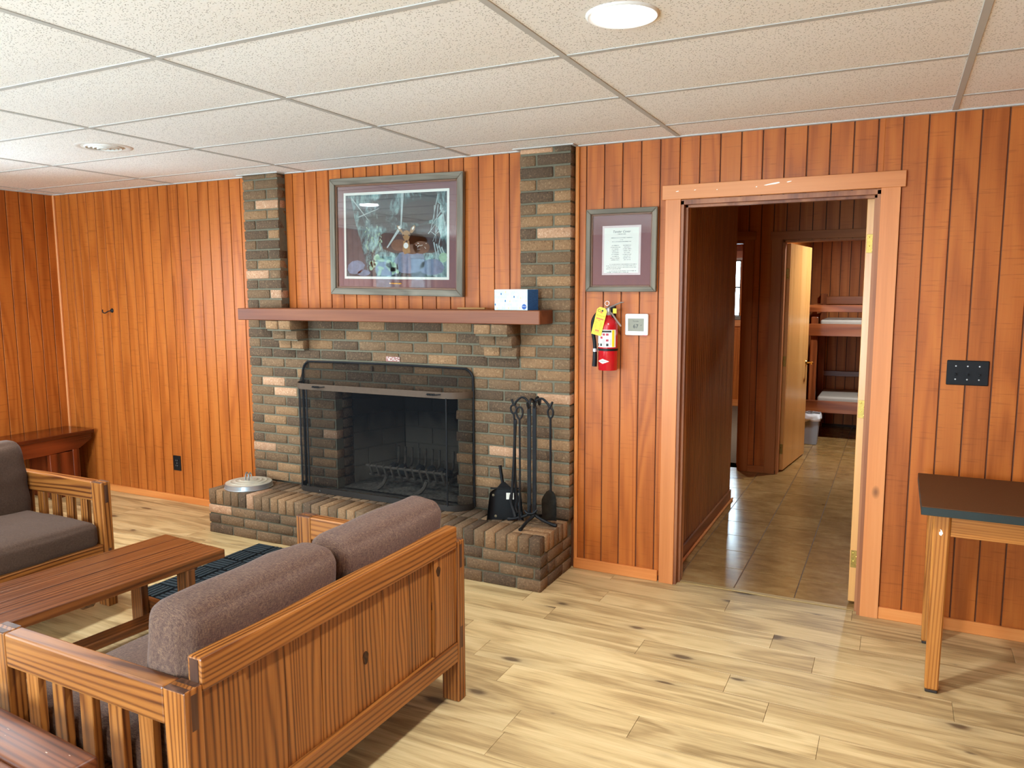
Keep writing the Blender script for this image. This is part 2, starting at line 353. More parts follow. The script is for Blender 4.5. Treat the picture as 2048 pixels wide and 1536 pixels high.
for i in range(len(xs) - 1):
    for yy in ys[1:-1]: MB().box(xs[i] + .012, xs[i + 1] - .012, yy - .012, yy + .012, H - .0005, H + .010, .001).build('grid_bar', GRIDM, ce)
# wall angle follows the wall and steps round the two brick piers
PX = [(.72, 1.030), (2.785, 3.095)]; PF = -.07
def angle(x0, x1, y0, y1): MB().box(x0, x1, y0, y1, H - .004, H + .012, .0006).build('wall_angle', GRIDM, ce)
angle(X0, .70, -.022, 0); angle(1.05, 2.765, -.022, 0); angle(3.115, X1, -.022, 0)
for a, b in PX: angle(a - .03, b + .02, PF - .022, PF); angle(b, b + .02, PF, 0); angle(a - .02, a, PF, 0)
angle(X0, X0 + .022, Y0, -.022)

# walls: vertical grooved boards, one object for each
def boards_y(parent, x0, x1, z0, z1, phase, yface, mat, face=-1, gap=.0065, pitch=.1015, holes=()):
    """boards standing in a plane y = yface, facing face*Y; holes = [(xa, xb, za, zb)] cut away (openings)"""
    n0 = math.floor((x0 - phase) / pitch); x = phase + n0 * pitch
    while x < x1:
        a, b = max(x + gap / 2, x0), min(x + pitch - gap / 2, x1); x += pitch
        if b - a < .008: continue
        segs = [(a, b, z0, z1)]
        for (ha, hb, za, zb) in holes:
            out = []
            for (p, q, r0, r1) in segs:
                if q <= ha or p >= hb: out.append((p, q, r0, r1)); continue
                if p < ha: out.append((p, ha, r0, r1))
                if q > hb: out.append((hb, q, r0, r1))
                p2, q2 = max(p, ha), min(q, hb)
                if za > r0: out.append((p2, q2, r0, za))
                if zb < r1: out.append((p2, q2, zb, r1))
            segs = out
        for (p, q, r0, r1) in segs:
            if q - p < .006 or r1 - r0 < .01: continue
            MB().box(p, q, min(yface, yface - face * .012), max(yface, yface - face * .012), r0, r1, .0012).build('board', mat, parent)
def boards_x(parent, y0, y1, z0, z1, phase, xface, mat, face=1, gap=.0065, pitch=.1015, holes=()):
    n0 = math.floor((y0 - phase) / pitch); y = phase + n0 * pitch
    while y < y1:
        a, b = max(y + gap / 2, y0), min(y + pitch - gap / 2, y1); y += pitch
        if b - a < .008: continue
        segs = [(a, b, z0, z1)]
        for (ha, hb, za, zb) in holes:
            out = []
            for (p, q, r0, r1) in segs:
                if q <= ha or p >= hb: out.append((p, q, r0, r1)); continue
                if p < ha: out.append((p, ha, r0, r1))
                if q > hb: out.append((hb, q, r0, r1))
                p2, q2 = max(p, ha), min(q, hb)
                if za > r0: out.append((p2, q2, r0, za))
                if zb < r1: out.append((p2, q2, zb, r1))
            segs = out
        for (p, q, r0, r1) in segs:
            if q - p < .006 or r1 - r0 < .01: continue
            MB().box(min(xface, xface - face * .012), max(xface, xface - face * .012), p, q, r0, r1, .0012).build('board', mat, parent)
def slabs(name, boxes, mat):
    m = MB()
    for b in boxes: m.box(*b)
    return struct(m.build(name, mat))
GROOVE = plain('groove_stain', srgb(104, 54, 24), .7, var=.1)
DX0, DX1, DZ = 3.675, 4.605, 2.035                     # doorway to the hall
wb = slabs('wall_back', [(X0 - .12, 1.36, .007, .10, 0, H + .03), (1.36, 2.46, .007, .10, 1.02, H + .03), (2.46, DX0, .007, .10, 0, H + .03),
                         (DX0, DX1, .007, .10, DZ, H + .03), (DX1, X1 + .1, .007, .10, 0, H + .03)], GROOVE)
boards_y(wb, X0, .72, .03, H, .0175, 0.0, Wpanel())
boards_y(wb, 1.030, 2.785, 1.36, H, 1.0945, 0.0, Wpanel(), pitch=.0998)
boards_y(wb, 3.118, X1, .03, H, 3.158, 0.0, Wpanel(), holes=[(DX0, DX1, -1, DZ)])
wl = slabs('wall_left', [(X0 - .12, X0 - .007, a, b, c, d) for (a, b, c, d) in
     [(-1.15, .1, 0, H + .03), (-2.15, -1.15, 0, .95), (-2.15, -1.15, 2.02, H + .03), (-4.27, -2.15, 0, H + .03), (-4.87, -4.27, 0, .80), (-4.87, -4.27, 2.10, H + .03),
      (-5.08, -4.87, 0, H + .03), (-5.68, -5.08, 0, .80), (-5.68, -5.08, 2.10, H + .03), (Y0 - .1, -5.68, 0, H + .03)]], GROOVE)
boards_x(wl, Y0, 0.0, .03, H, -.0755, X0, Wpanel(), holes=[(b, a, c, d) for (a, b, c, d) in WIN_LEFT])
xe = [X0 - .1] + [v for w_ in WIN_FRONT_FILL for v in w_[:2]] + [X1 + .1]
wf = slabs('wall_front', [(xe[i], xe[i + 1], Y0 - .12, Y0, 0, H + .03) for i in range(0, len(xe), 2)] + [(a, b, Y0 - .12, Y0, 0, c) for (a, b, c, d) in WIN_FRONT_FILL] + [(a, b, Y0 - .12, Y0, d, H + .03) for (a, b, c, d) in WIN_FRONT_FILL], Wpanel())
wr = slabs('wall_right', [(X1, X1 + .12, Y0 - .1, .1, 0, H + .03)], Wpanel())
struct(MB().box(X0, X0 + .018, -.018, 0, 0, H, .004).build('trim_1', Wtrim('z')))
struct(MB().box(3.097, 3.119, -.018, 0, .055, H, .006).build('trim_2', Wbase('z')))
# baseboards
def bb(name, x0, x1, y0, y1, ax, h=.062): return struct(MB().box(x0, x1, y0, y1, 0, h, .003).build(name, Wbase(ax)))
bb('baseboard_back', X0 + .014, .715, -.016, 0, 'x', .052); bb('baseboard_middle', 3.097, DX0 - .085, -.016, 0, 'x'); bb('baseboard_right', DX1 + .078, X1, -.016, 0, 'x', .058)
bb('baseboard_left', X0, X0 + .014, Y0, 0, 'y', .052)

# windows (left wall and the far room)
FRM = plain('window_frame_paint', srgb(226, 222, 212), .5, var=.02)
def window_x(i, y0, y1, z0, z1):
    ya, yb = min(y0, y1), max(y0, y1); m = MB(); x = X0 - .07
    m.box(x - .03, x + .03, ya, ya + .045, z0, z1); m.box(x - .03, x + .03, yb - .045, yb, z0, z1); m.box(x - .03, x + .03, ya + .045, yb - .045, z0, z0 + .05); m.box(x - .03, x + .03, ya + .045, yb - .045, z1 - .05, z1)
    m.box(x - .02, x + .03, ya + .045, yb - .045, (z0 + z1) / 2 - .02, (z0 + z1) / 2 + .02)
    w = struct(m.build('window_%d' % i, FRM)); MB().box(x - .003, x + .003, ya + .045, yb - .045, z0 + .05, z1 - .05).build('pane', GLASS, w)
    for a in ((ya - .07, ya, z0 - .07, z1 + .07), (yb, yb + .07, z0 - .07, z1 + .07), (ya, yb, z1, z1 + .07), (ya, yb, z0 - .07, z0)): MB().box(X0, X0 + .018, a[0], a[1], a[2], a[3], .002).build('casing', Wtrim('z' if a[1] - a[0] < .1 else 'y'), w)
for i, wdw in enumerate(WIN_LEFT): window_x(i + 1, *wdw)
def window_y(i, x0, x1, z0, z1):
    m = MB(); y = Y0 - .06
    m.box(x0, x0 + .045, y - .03, y + .03, z0, z1); m.box(x1 - .045, x1, y - .03, y + .03, z0, z1); m.box(x0 + .045, x1 - .045, y - .03, y + .03, z0, z0 + .05); m.box(x0 + .045, x1 - .045, y - .03, y + .03, z1 - .05, z1); m.box((x0 + x1) / 2 - .02, (x0 + x1) / 2 + .02, y - .02, y + .03, z0 + .05, z1 - .05)
    w = struct(m.build('window_%d' % i, FRM)); MB().box(x0 + .045, x1 - .045, y - .003, y + .003, z0 + .05, z1 - .05).build('pane', GLASS, w)
    for a in ((x0 - .07, x0, z0 - .07, z1 + .07), (x1, x1 + .07, z0 - .07, z1 + .07), (x0, x1, z1, z1 + .07), (x0, x1, z0 - .07, z0)): MB().box(a[0], a[1], Y0, Y0 + .018, a[2], a[3], .002).build('casing', Wtrim('z' if a[1] - a[0] < .1 else 'x'), w)
for i, wdw in enumerate(WIN_FRONT_FILL): window_y(i + 5, *wdw)  # added front windows behind the camera, there for their fill light

# main doorway casing and jamb
t3 = struct(MB().box(3.600, 3.678, -.020, .001, 0, DZ + .0085, .001).build('trim_3', Wtrim('z')))
t4 = struct(MB().box(4.602, 4.682, -.020, .001, 0, DZ + .0085, .001).build('trim_4', Wtrim('z')))
t5 = struct(MB().box(3.582, 4.702, -.022, 0, DZ + .008, 2.116, .002).build('trim_5', Wtrim('x')))
# worn white chips on the head casing
m = MB()
for (cx_, cz_, l_, h_) in [(4.125, 2.092, .085, .010), (4.20, 2.097, .03, .006), (3.66, 2.083, .018, .005), (3.75, 2.085, .012, .004), (3.86, 2.08, .008, .004), (4.05, 2.082, .008, .006)]:
    pts = [(cx_ + l_ / 2 * math.cos(a) * random.uniform(.7, 1), cz_ + h_ / 2 * math.sin(a) * random.uniform(.6, 1) + l_ * .06 * math.cos(a)) for a in [i * math.pi / 5 for i in range(10)]]
    m.prism(pts, 'y', -.0223, -.0219)
m.build('paint_chip', PAPER, t5)
Wj = wood('jamb_wood', srgb(110, 60, 34), srgb(150, 92, 56), srgb(172, 112, 72), 'z', .45, .35, bands=4, low=4, fine=30, tint=.04, bump=.04)
jm = MB(); jm.box(DX0, DX0 + .018, -.012, .112, 0, DZ); jm.box(DX1 - .018, DX1, -.012, .112, 0, DZ); jm.box(DX0, DX1, -.012, .112, DZ - .018, DZ + .004)
jm.box(DX0 + .018, DX0 + .030, .03, .068, 0, DZ - .018); jm.box(DX1 - .030, DX1 - .018, .03, .068, 0, DZ - .018); jm.box(DX0 + .018, DX1 - .018, .03, .068, DZ - .030, DZ - .018)
struct(jm.build('trim_6', Wj))
MB().box(DX0 + .018, DX0 + .024, .068, .112, 0, DZ - .02).build('jamb_edge', Wdoor('z'), t3)

# ------------------------------------------------------------------ hall, far room and bunk room
HX0, HX1, HY1 = 3.62, 4.72, 2.87
def hall_tile_mat():
    t = NT('vinyl_tile'); co = t.coords()
    n1 = t.noise(co, 4, 4, .6, .5); n2 = t.noise(t.vec('MULTIPLY', co, (.4, 1, 1)), 22, 4, .7)
    c = t.ramp(t.math('ADD', t.math('MULTIPLY', n1, .55), t.math('MULTIPLY', n2, .45)), [(.32, srgb(122, 88, 46)), (.5, srgb(150, 114, 66)), (.68, srgb(172, 138, 88))])
    t.set(Base_Color=c, Roughness=t.math('ADD', t.math('MULTIPLY', n2, .12), .14), Specular_IOR_Level=.55).bump(n2, .08, .001); return t.m
HT = hall_tile_mat()
fh = struct(MB().box(1.4, 6.2, .045, 5.75, -.06, -.003).build('floor_hall', plain('tile_joint', srgb(92, 64, 34), .6)))
xx = [3.985 + .305 * i for i in range(-9, 8)]; yy_ = [.065 + .31 * i for i in range(0, 19)]
ntile = 0
for i in range(len(xx) - 1):
    for j in range(len(yy_) - 1):
        a, b, c, d = xx[i], xx[i + 1], yy_[j], min(yy_[j + 1], 5.7)
        if d < 2.0 and (b < HX0 + .01 or a > 4.75): continue
        if d >= 2.0 and d < 2.95 and (a < 2.4 or a > 4.75): continue
        if c > 2.9 and a < 3.5: continue
        if c > 2.9 and a > 5.1: continue
        MB().box(a + .002, b - .002, c + .003, d - .003, -.006, 0.0, .001).build('floor_tile', HT, fh); ntile += 1
struct(MB().box(DX0, DX1, .030, .064, 0, .004, .0015).build('trim_7', plain('threshold_strip', srgb(170, 140, 86), .4, .3)))
hl = slabs('wall_hall_left', [(HX0 - .10, HX0 - .006, .10, 1.85, 0, H + .03)], plain('hall_groove', srgb(60, 32, 14), .7))
boards_x(hl, .10, 1.85, .03, H, .11, HX0, wood('hall_beadboard', srgb(118, 70, 34), srgb(150, 92, 48), srgb(166, 108, 60), 'z', .40, .4, bands=6, low=3.2, fine=30, tint=.05, tick=.3, contrast=.8, bump=.08), pitch=.0508, gap=.005)
MB().box(HX0 - .10, HX0 + .0, 1.85, 1.862, 0, H).build('end_board', Wpanel2('z'), hl)
struct(MB().box(HX0, HX0 + .014, .112, 1.85, 0, .085, .004).build('baseboard_hall', wood('hall_base', srgb(104, 58, 26), srgb(140, 82, 40), srgb(160, 100, 54), 'y', .4, .4, tint=.03)))
struct(MB().box(HX0 + .014, HX0 + .028, .112, 1.87, 0, .020, .006).build('trim_8', Wbase('y')))
# far wall with two doorways: left one to the far room, right one to the bunk room
A0, A1, B0, B1, FZ = 2.70, 3.515, 3.815, 4.62, 1.995
wfar = slabs('wall_far', [(1.3, A0, HY1 + .006, HY1 + .10, 0, H + .03), (A0, A1, HY1 + .006, HY1 + .10, FZ, H + .03), (A1, B0, HY1 + .006, HY1 + .10, 0, H + .03), (B0, B1, HY1 + .006, HY1 + .10, FZ, H + .03), (B1, 6.2, HY1 + .006, HY1 + .10, 0, H + .03)], plain('hall_groove', (.04, .02, .008)))
boards_y(wfar, 1.4, HX1, .03, H, 3.428, HY1, Wpanel2(), holes=[(A0, A1, -1, FZ), (B0, B1, -1, FZ)])
Wt2 = wood('hall_trim_pine', srgb(140, 82, 40), srgb(166, 100, 54), srgb(184, 116, 66), 'z', .5, .2, bands=4, low=3, fine=22, knots=2.6, tint=.10, contrast=.6, bump=.05)
Wt2x = wood('hall_trim_pine', srgb(140, 82, 40), srgb(166, 100, 54), srgb(184, 116, 66), 'x', .5, .2, bands=4, low=3, fine=22, knots=2.6, tint=.10, contrast=.6, bump=.05)
for i, (x0, x1, z0, z1) in enumerate([(3.500, 3.580, 0, FZ + .01), (A0 - .08, A0, 0, FZ + .01), (3.722, 3.808, 0, FZ + .01), (B1, B1 + .08, 0, FZ + .01)]): struct(MB().box(x0, x1, HY1 - .018, HY1, z0, z1, .002).build('trim_%d' % (9 + i), Wt2))
struct(MB().box(A0 - .09, 3.592, HY1 - .02, HY1, FZ + .01, 2.078, .002).build('trim_13', Wt2x)); struct(MB().box(3.712, B1 + .09, HY1 - .02, HY1, FZ + .005, 2.068, .002).build('trim_14', Wt2x))
struct(MB().box(3.58, 3.722, HY1 - .014, HY1, 0, .058, .002).build('baseboard_far', Wt2x))
jm = MB()
for (a, b) in ((A0, A1), (B0, B1)): jm.box(a, a + .016, HY1 - .01, HY1 + .11, 0, FZ); jm.box(b - .016, b, HY1 - .01, HY1 + .11, 0, FZ); jm.box(a, b, HY1 - .01, HY1 + .11, FZ - .016, FZ)
struct(jm.build('trim_15', Wt2))
struct(MB().box(A1 - .030, A1 - .016, HY1 + .03, HY1 + .07, 0, FZ - .016).build('trim_16', Wt2))
# remaining shell of hall and rooms
slabs('wall_hall_right', [(HX1, HX1 + .1, .10, HY1, 0, H + .03)], Wpanel2())
slabs('wall_corridor', [(1.3, HX0 - .10, 1.75, 1.85, 0, H + .03), (1.3, 1.4, 1.75, HY1, 0, H + .03)], Wpanel2())
struct(MB().box(1.3, 6.4, .10, 7.0, H + .03, H + .08).build('ceiling_hall', plain('hall_ceiling', srgb(206, 200, 188), .9)))
# far room (left): carpet, lit wall with a window
R2Y = 6.79
struct(MB().box(1.3, 3.60, HY1 + .10, R2Y, -.05, .0).build('floor_carpet', plain('grey_carpet', srgb(104, 86, 68), 1.0, spec=.05, var=.15, nscale=220, bump=.5)))
w2 = WIN_ROOM2
wr2 = slabs('wall_far_room', [(1.3, w2[0], R2Y + .006, R2Y + .12, 0, H + .03), (w2[1], 3.7, R2Y + .006, R2Y + .12, 0, H + .03), (w2[0], w2[1], R2Y + .006, R2Y + .12, 0, w2[2]), (w2[0], w2[1], R2Y + .006, R2Y + .12, w2[3], H + .03)], GROOVE)
boards_y(wr2, 1.6, 3.6, .03, H, 2.70, R2Y, Wpanel(), holes=[(w2[0], w2[1], w2[2], w2[3])])
slabs('wall_far_room_side', [(1.3, 1.4, HY1 + .1, R2Y, 0, H + .03), (3.60, 3.70, HY1 + .1, R2Y, 0, H + .03)], Wpanel())
m = MB(); ym = R2Y + .05
for b in ((w2[0], w2[0] + .04, w2[2], w2[3]), (w2[1] - .015, w2[1], w2[2], w2[3]), (w2[0], w2[1], w2[2], w2[2] + .012), (w2[0], w2[1], w2[3] - .02, w2[3]), (w2[0], w2[1], 1.612, 1.632), (2.39, 2.41, w2[2], w2[3])): m.box(b[0], b[1], ym - .02, ym + .02, b[2], b[3])
wn = struct(m.build('window_4', plain('window_dark_frame', srgb(70, 66, 70), .5))); MB().box(w2[0], w2[1], ym - .003, ym + .003, w2[2], w2[3]).build('pane', GLASS, wn)
for b in ((w2[0] - .09, w2[1] + .09, w2[3] + .03, w2[3] + .12), (w2[0] - .09, w2[1] + .09, w2[2] - .14, w2[2] - .05), (w2[0] - .09, w2[0], w2[2] - .05, w2[3] + .03)): MB().box(b[0], b[1], R2Y - .02, R2Y, b[2], b[3], .002).build('casing', Wtrim('x'), wn)
MB().box(w2[0], w2[1] + .02, R2Y - .006, R2Y + .01, w2[3], w2[3] + .03).build('stop', FRM, wn)
MB().box(w2[0], w2[1] + .02, R2Y - .03, R2Y + .01, w2[2] - .05, w2[2], .004).build('sill', plain('grey_sill', srgb(120, 110, 96), .5), wn)
struct(MB().box(1.6, 3.6, R2Y - .016, R2Y, 0, .09, .003).build('baseboard_far_room', Wbase('x')))
# bunk room shell
BY = 5.62
wbk = slabs('wall_bunk_back', [(3.6, 6.2, BY + .006, BY + .1, 0, H + .03)], plain('hall_groove', (.04, .02, .008)))
boards_y(wbk, 3.70, 5.2, .03, H, 3.99, BY, Wpanel2())
slabs('wall_bunk_side', [(3.70, 3.76, HY1 + .10, BY, 0, H + .03), (6.1, 6.2, HY1 + .1, BY, 0, H + .03)], Wpanel())
print('tiles', ntile)

# ================================================================== FIREPLACE
BL, BH, JT, Z0 = .2066, .0655, .011, .2915
CX0, CX1 = .72, 3.095
PALE = [(0.925, 2.154), (0.814, 1.69), (0.922, 0.966), (1.034, 0.9), (0.81, 0.506), (2.997, 1.896), (2.88, 2.35), (2.996, 0.961), (2.656, 0.636), (1.156, 0.622)]
TANS = [(2.843, 2.161), (2.988, 1.636), (2.574, 1.097), (0.992, 1.94), (2.928, 1.968), (3.031, 2.083), (1.34, 1.216), (1.587, 1.325), (2.184, 1.171), (2.851, 1.266), (1.135, 1.349), (1.292, 1.09), (0.976, 0.814), (1.013, 0.669), (3.062, 1.856), (3.004, 1.284), (3.047, 1.95)]
BM = {}
def brick_mesh(l, d, h, kind):
    v = random.randrange(3); key = (round(l, 3), round(d, 3), round(h, 3), kind, v)
    if key not in BM:
        m = MB(); m.box(-l / 2, l / 2, -d / 2, d / 2, -h / 2, h / 2, .0035, jit=.0016); me = m.mesh('brick', 60); me.materials.append(BRK[kind]); BM[key] = me
    return BM[key]
def pick(x0, x1, z0, z1):
    for p in PALE:
        if x0 < p[0] < x1 and z0 < p[1] < z1: return 'pale'
    for p in TANS:
        if x0 < p[0] < x1 and z0 < p[1] < z1: return 'tan'
    return random.choices(['dark', 'brown', 'tan', 'pale'], [.34, .47, .18, .01])[0]
def brick(parent, x0, x1, y0, y1, z0, z1, kind=None):
    l, d, h = x1 - x0, y1 - y0, z1 - z0
    if l < .012 or h < .012 or d < .008: return
    kind = kind or pick(x0, x1, z0, z1)
    o = put('brick', brick_mesh(l, d, h, kind), None, parent, loc=((x0 + x1) / 2, (y0 + y1) / 2 + random.uniform(-.0015, .0015), (z0 + z1) / 2))
FP = thing('brick_fireplace', 'brown brick fireplace with two piers rising to the ceiling', 'fireplace', ((CX0 + CX1) / 2, -.03, Z0))
FX0, FX1, FZT = 1.455, 2.362, Z0 + 10 * BH
m = MB(); my = -.0625
for b in ((CX0 + .006, FX0 - .008, Z0, 1.40), (FX1 + .008, CX1 - .006, Z0, 1.40), (FX0 - .008, FX1 + .008, FZT + .004, 1.40), (CX0 + .006, 1.024, 1.40, H - .002), (2.791, CX1 - .006, 1.40, H - .002)): m.box(b[0], b[1], my, .006, b[2], b[3])
m.build('mortar', MORTAR, FP)
def course(k, xa, xb, even_left_half):
    z0 = Z0 + k * BH + JT / 2; z1 = min(Z0 + (k + 1) * BH - JT / 2, H - .003)
    x = CX0 - (BL / 2 if (k % 2 == 0) else 0); 
    while x < CX1 - .01:
        a, b = max(x, CX0), min(x + BL, CX1); x += BL
        # clip to the asked span and round the firebox opening
        spans = [(max(a, xa), min(b, xb))]
        if k < 10:
            sp = []
            for (p, q) in spans:
                if q <= FX0 or p >= FX1: sp.append((p, q)); continue
                if p < FX0: sp.append((p, FX0 + JT / 2))
                if q > FX1: sp.append((FX1 - JT / 2, q))
            spans = sp
        for (p, q) in spans:
            if q - p > .03: brick(FP, p + JT / 2 * (p > CX0), q - JT / 2 * (q < CX1), PF, .004, z0, z1)
for k in range(0, 17): course(k, CX0, CX1, True)
for k in range(17, 32):
    for a, b in PX: course(k, a, b, True)
# corbels: three stepped rows of header bricks under each end of the mantel
for xc in (1.0405, 2.5845):
    for i, ye in enumerate((-.240, -.182, -.124)):
        z1 = Z0 + (17 - i) * BH - JT / 2; z0 = z1 - BH + JT
        brick(FP, xc, xc + .098, ye, PF + .004, z0, z1, random.choice(['tan', 'tan', 'brown'])); brick(FP, xc + .1085, xc + .2066, ye - .001, PF + .004, z0, z1, random.choice(['tan', 'brown']))
        MB().box(xc + .004, xc + .2026, ye + .012, PF + .004, z0 - JT, z1).build('mortar', MORTAR, FP)
# firebox: brick jambs, splayed firebrick walls, sooty back, floor and lintel
SOOT = plain('soot', (.012, .012, .012), .9, var=.4, nscale=12, bump=.3)
for k in range(10):
    z0 = Z0 + k * BH + JT / 2; z1 = z0 + BH - JT
    brick(FP, FX0 - .09, FX0, .010, .10, z0, z1, 'dark'); brick(FP, FX1, FX1 + .09, .010, .10, z0, z1, 'brown')
def firebrick_mat():
    t = NT('sooty_firebrick'); co = t.coords(rnd=False); n1 = t.noise(t.vec('MULTIPLY', co, (1, 1, .5)), 5, 3, .6, .4)
    z = t.n('SeparateXYZ', {0: co}).outputs[2]
    f = t.n('MapRange', {0: t.math('ADD', z, t.math('MULTIPLY', n1, .35)), 1: .62, 2: .92, 3: 0.0, 4: 1.0}).outputs[0]
    c = t.mix(f, t.mix(n1, srgb(64, 58, 50), srgb(132, 122, 108)), (.008, .008, .008))
    t.set(Base_Color=c, Roughness=.92, Specular_IOR_Level=.1).bump(n1, .3); return t.m
FB = firebrick_mat(); fbp = [((1.455, .105), (1.60, .50)), ((1.60, .50), (2.22, .50)), ((2.22, .50), (2.362, .105))]
lm = MB(); lm.box(1.20, 2.62, .62, .64, .2, 1.5); lm.box(1.20, 1.22, .105, .62, .2, 1.5); lm.box(2.60, 2.62, .105, .62, .2, 1.5); lm.box(1.20, 2.62, .105, .64, 1.5, 1.52); lm.box(1.20, 2.62, .105, .64, .18, .2)  # unseen closed shell added to stop outside light leaking into the firebox
liner = lm.build('firebox_light_shell', SOOT, FP)
for si, (p, q) in enumerate(fbp):
    L_ = math.dist(p, q); ang = math.atan2(q[1] - p[1], q[0] - p[0]); nrow = 8; rh = .115
    M = Matrix.Translation((p[0], p[1], 0)) @ Matrix.Rotation(ang, 4, 'Z')
    core = MB().box(0, L_, .008, .07, Z0, Z0 + nrow * rh, M=M).build('firebrick_wall', FB, FP)
    for r_ in range(nrow):
        x = -(.23 / 2 if r_ % 2 else 0)
        while x < L_ - .01:
            a, b = max(x, 0), min(x + .23, L_); x += .23
            if b - a > .02: MB().box(a + .003, b - .003, 0, .06, Z0 + r_ * rh + .003, Z0 + (r_ + 1) * rh - .003, .002, M=M).build('firebrick', FB, core)
m = MB(); m.box(FX0 - .1, FX1 + .1, .10, .12, FZT - .002, 1.25); m.box(FX0 - .1, FX1 + .1, .08, .62, 1.22, 1.24); m.build('smoke_chamber', SOOT, FP)
MB().box(FX0 - .08, FX1 + .08, -.058, .10, FZT - .004, FZT + .006).build('lintel', BLACK, FP)
MB().box(FX0 - .1, FX1 + .1, -.06, .60, Z0 - .05, Z0 - .002).build('firebox_floor', plain('ash_floor', srgb(84, 78, 68), .95, var=.3, nscale=30, bump=.4), FP)
# ash bed and coals
ash = MB(); ash.grid(lambda u, v: (FX0 + .02 + (FX1 - FX0 - .04) * u - (.0 if 0 else 0), -.045 + .50 * v, Z0 + .012 + .03 * math.sin(math.pi * u) * math.sin(math.pi * v) * (.5 + noise.noise(Vector((u * 9, v * 7, 0)))) + .008 * noise.noise(Vector((u * 50, v * 30, 3)))), 70, 40)
o = ash.build('ash', plain('ash', srgb(96, 90, 80), 1.0, var=.5, nscale=55, bump=.6), None, smooth=60); tag(o, 'bed of grey ash and burnt coals on the firebox floor', 'ash'); o['kind'] = 'stuff'
# sticker on the brick above the screen
st = tag(MB().box(1.862, 1.966, -.0725, -.0712, 1.152, 1.182).build('warning_sticker', plain('pinkish_sticker', srgb(150, 96, 86), .5, var=.02)), 'small worn red sticker on the brick above the fire screen', 'sticker')
m = MB()
for i in range(26):
    x = random.uniform(1.866, 1.955); z = random.uniform(1.156, 1.177); l = random.uniform(.004, .014); m.box(x, x + l, -.0729, -.0724, z, z + random.uniform(.0015, .004))
m.build('worn_print', PAPER, st)

# raised hearth
HE = thing('raised_hearth', 'raised brick hearth with a rowlock edge in front of the fireplace', 'hearth', (1.87, -.25, 0))
HX_0, HX_1, HF = .668, 3.085, -.44
m = MB(); m.box(HX_0 + .008, HX_1 - .008, HF + .008, .0, 0, Z0 - .007); m.build('mortar', MORTAR, HE)
for k in range(3):
    z0, z1 = k * .0653 + (.001 if k == 0 else JT / 2), (k + 1) * .0653 - JT / 2
    x = HX_0 - (BL / 2 if k % 2 else 0); 
    while x < HX_1 - .02:
        a, b = max(x, HX_0), min(x + BL, HX_1); x += BL
        if HX_1 - b < .04: b = HX_1; x = 99
        kind = 'pale' if (k == 2 and a < .769 < b) else None
        brick(HE, a + JT / 2 * (a > HX_0), b - JT / 2 * (b < HX_1), HF, HF + .095, z0, z1, kind or random.choices(['dark', 'brown', 'tan'], [.35, .5, .15])[0])
    # right-hand return
    y = HF + .106 - (.103 if k % 2 else 0)
    while y < -.02:
        a, b = max(y, HF + .106), min(y + BL, 0); y += BL
        if b - a > .02: brick(HE, HX_1 - .09, HX_1, a, b - JT, z0, z1, random.choice(['dark', 'brown', 'brown']))
zr0, zr1 = 3 * .0653 + .004, Z0
RP = [1.013, 1.217, 1.292, 1.341, 1.631, 1.783, 2.163, 2.754]
x = HX_0; n_r = 36; pw = (HX_1 - HX_0) / n_r
for i in range(n_r):
    a, b = HX_0 + i * pw, HX_0 + (i + 1) * pw; corner = i >= n_r - 3
    kind = 'pale' if any(a < p < b for p in RP[:1]) else ('tan' if any(a < p < b for p in RP) else random.choices(['dark', 'brown', 'tan'], [.25, .5, .25])[0])
    brick(HE, a + .0045, b - .0045, HF, HF + (.062 if corner else .186), zr0, zr1, kind)
    if not corner: brick(HE, a + .0045, b - .0045, HF + .195, PF - .006, zr0, zr1 - .001, random.choice(['dark', 'dark', 'brown']))
for j in range(6):
    y = HF + .0705 + j * .0615
    if y + .05 < .0: brick(HE, HX_1 - 3 * pw + .004, HX_1, y, min(y + .0525, PF - .004 if j > 3 else 9), zr0, zr1, random.choice(['brown', 'tan', 'tan']))

# mantel shelf
MT = thing('mantel_shelf', 'rough red-brown timber mantel shelf across the brick fireplace', 'mantel', (1.9, -.16, 1.39))
MB().box(.81, 2.992, -.25, PF - .002, 1.402, 1.478, .004).build('beam', Wmantel('x'), MT)
MB().box(1.034, 2.781, PF - .002, -.001, 1.405, 1.477).build('back_board', Wmantel('x'), MT)
MB().box(.811, 2.991, -.2505, -.2495, 1.405, 1.475).build('face', Wmantel('x'), MT) if False else None

# ------------------------------------------------------------------ fire screen
FS = thing('fire_screen', 'black curved mesh fire screen standing before the firebox', 'fire screen', (1.84, -.14, Z0))
def scr(off=0.0, n=8):
    pts = [(1.195 - off, -.078)]
    for i in range(n + 1): a = math.pi - i / n * math.pi / 2; pts.append((1.315 + (.12 + off) * math.cos(a), -.085 - (.12 + off) * math.sin(a)))
    for i in range(n + 1): a = math.pi / 2 - i / n * math.pi / 2; pts.append((2.352 + (.135 + off) * math.cos(a), -.07 - .015 - (.12 + off) * math.sin(a)))
    pts.append((2.487 + off, -.078)); return pts
def strip(z0, z1, th, mat, name, off=0.0):
    P = scr(off); Q = scr(off - th); m = MB(); n = len(P)
    R_ = [[m.bm.verts.new((*p, z)) for p in L_] for L_ in (P, Q) for z in (z0, z1)]
    a, b, c, d = R_
    for i in range(n - 1):
        for (u, v) in ((a, b), (b, d), (d, c), (c, a)): m.bm.faces.new((u[i], u[i + 1], v[i + 1], v[i]))
    for i in (0, n - 1): m.bm.faces.new((a[i], b[i], d[i], c[i]))
    bmesh.ops.recalc_face_normals(m.bm, faces=m.bm.faces[:]); return m.build(name, mat, FS, smooth=35)
BRONZE = plain('bronze_paint', srgb(84, 67, 53), .55, .0, spec=.2, var=.08)
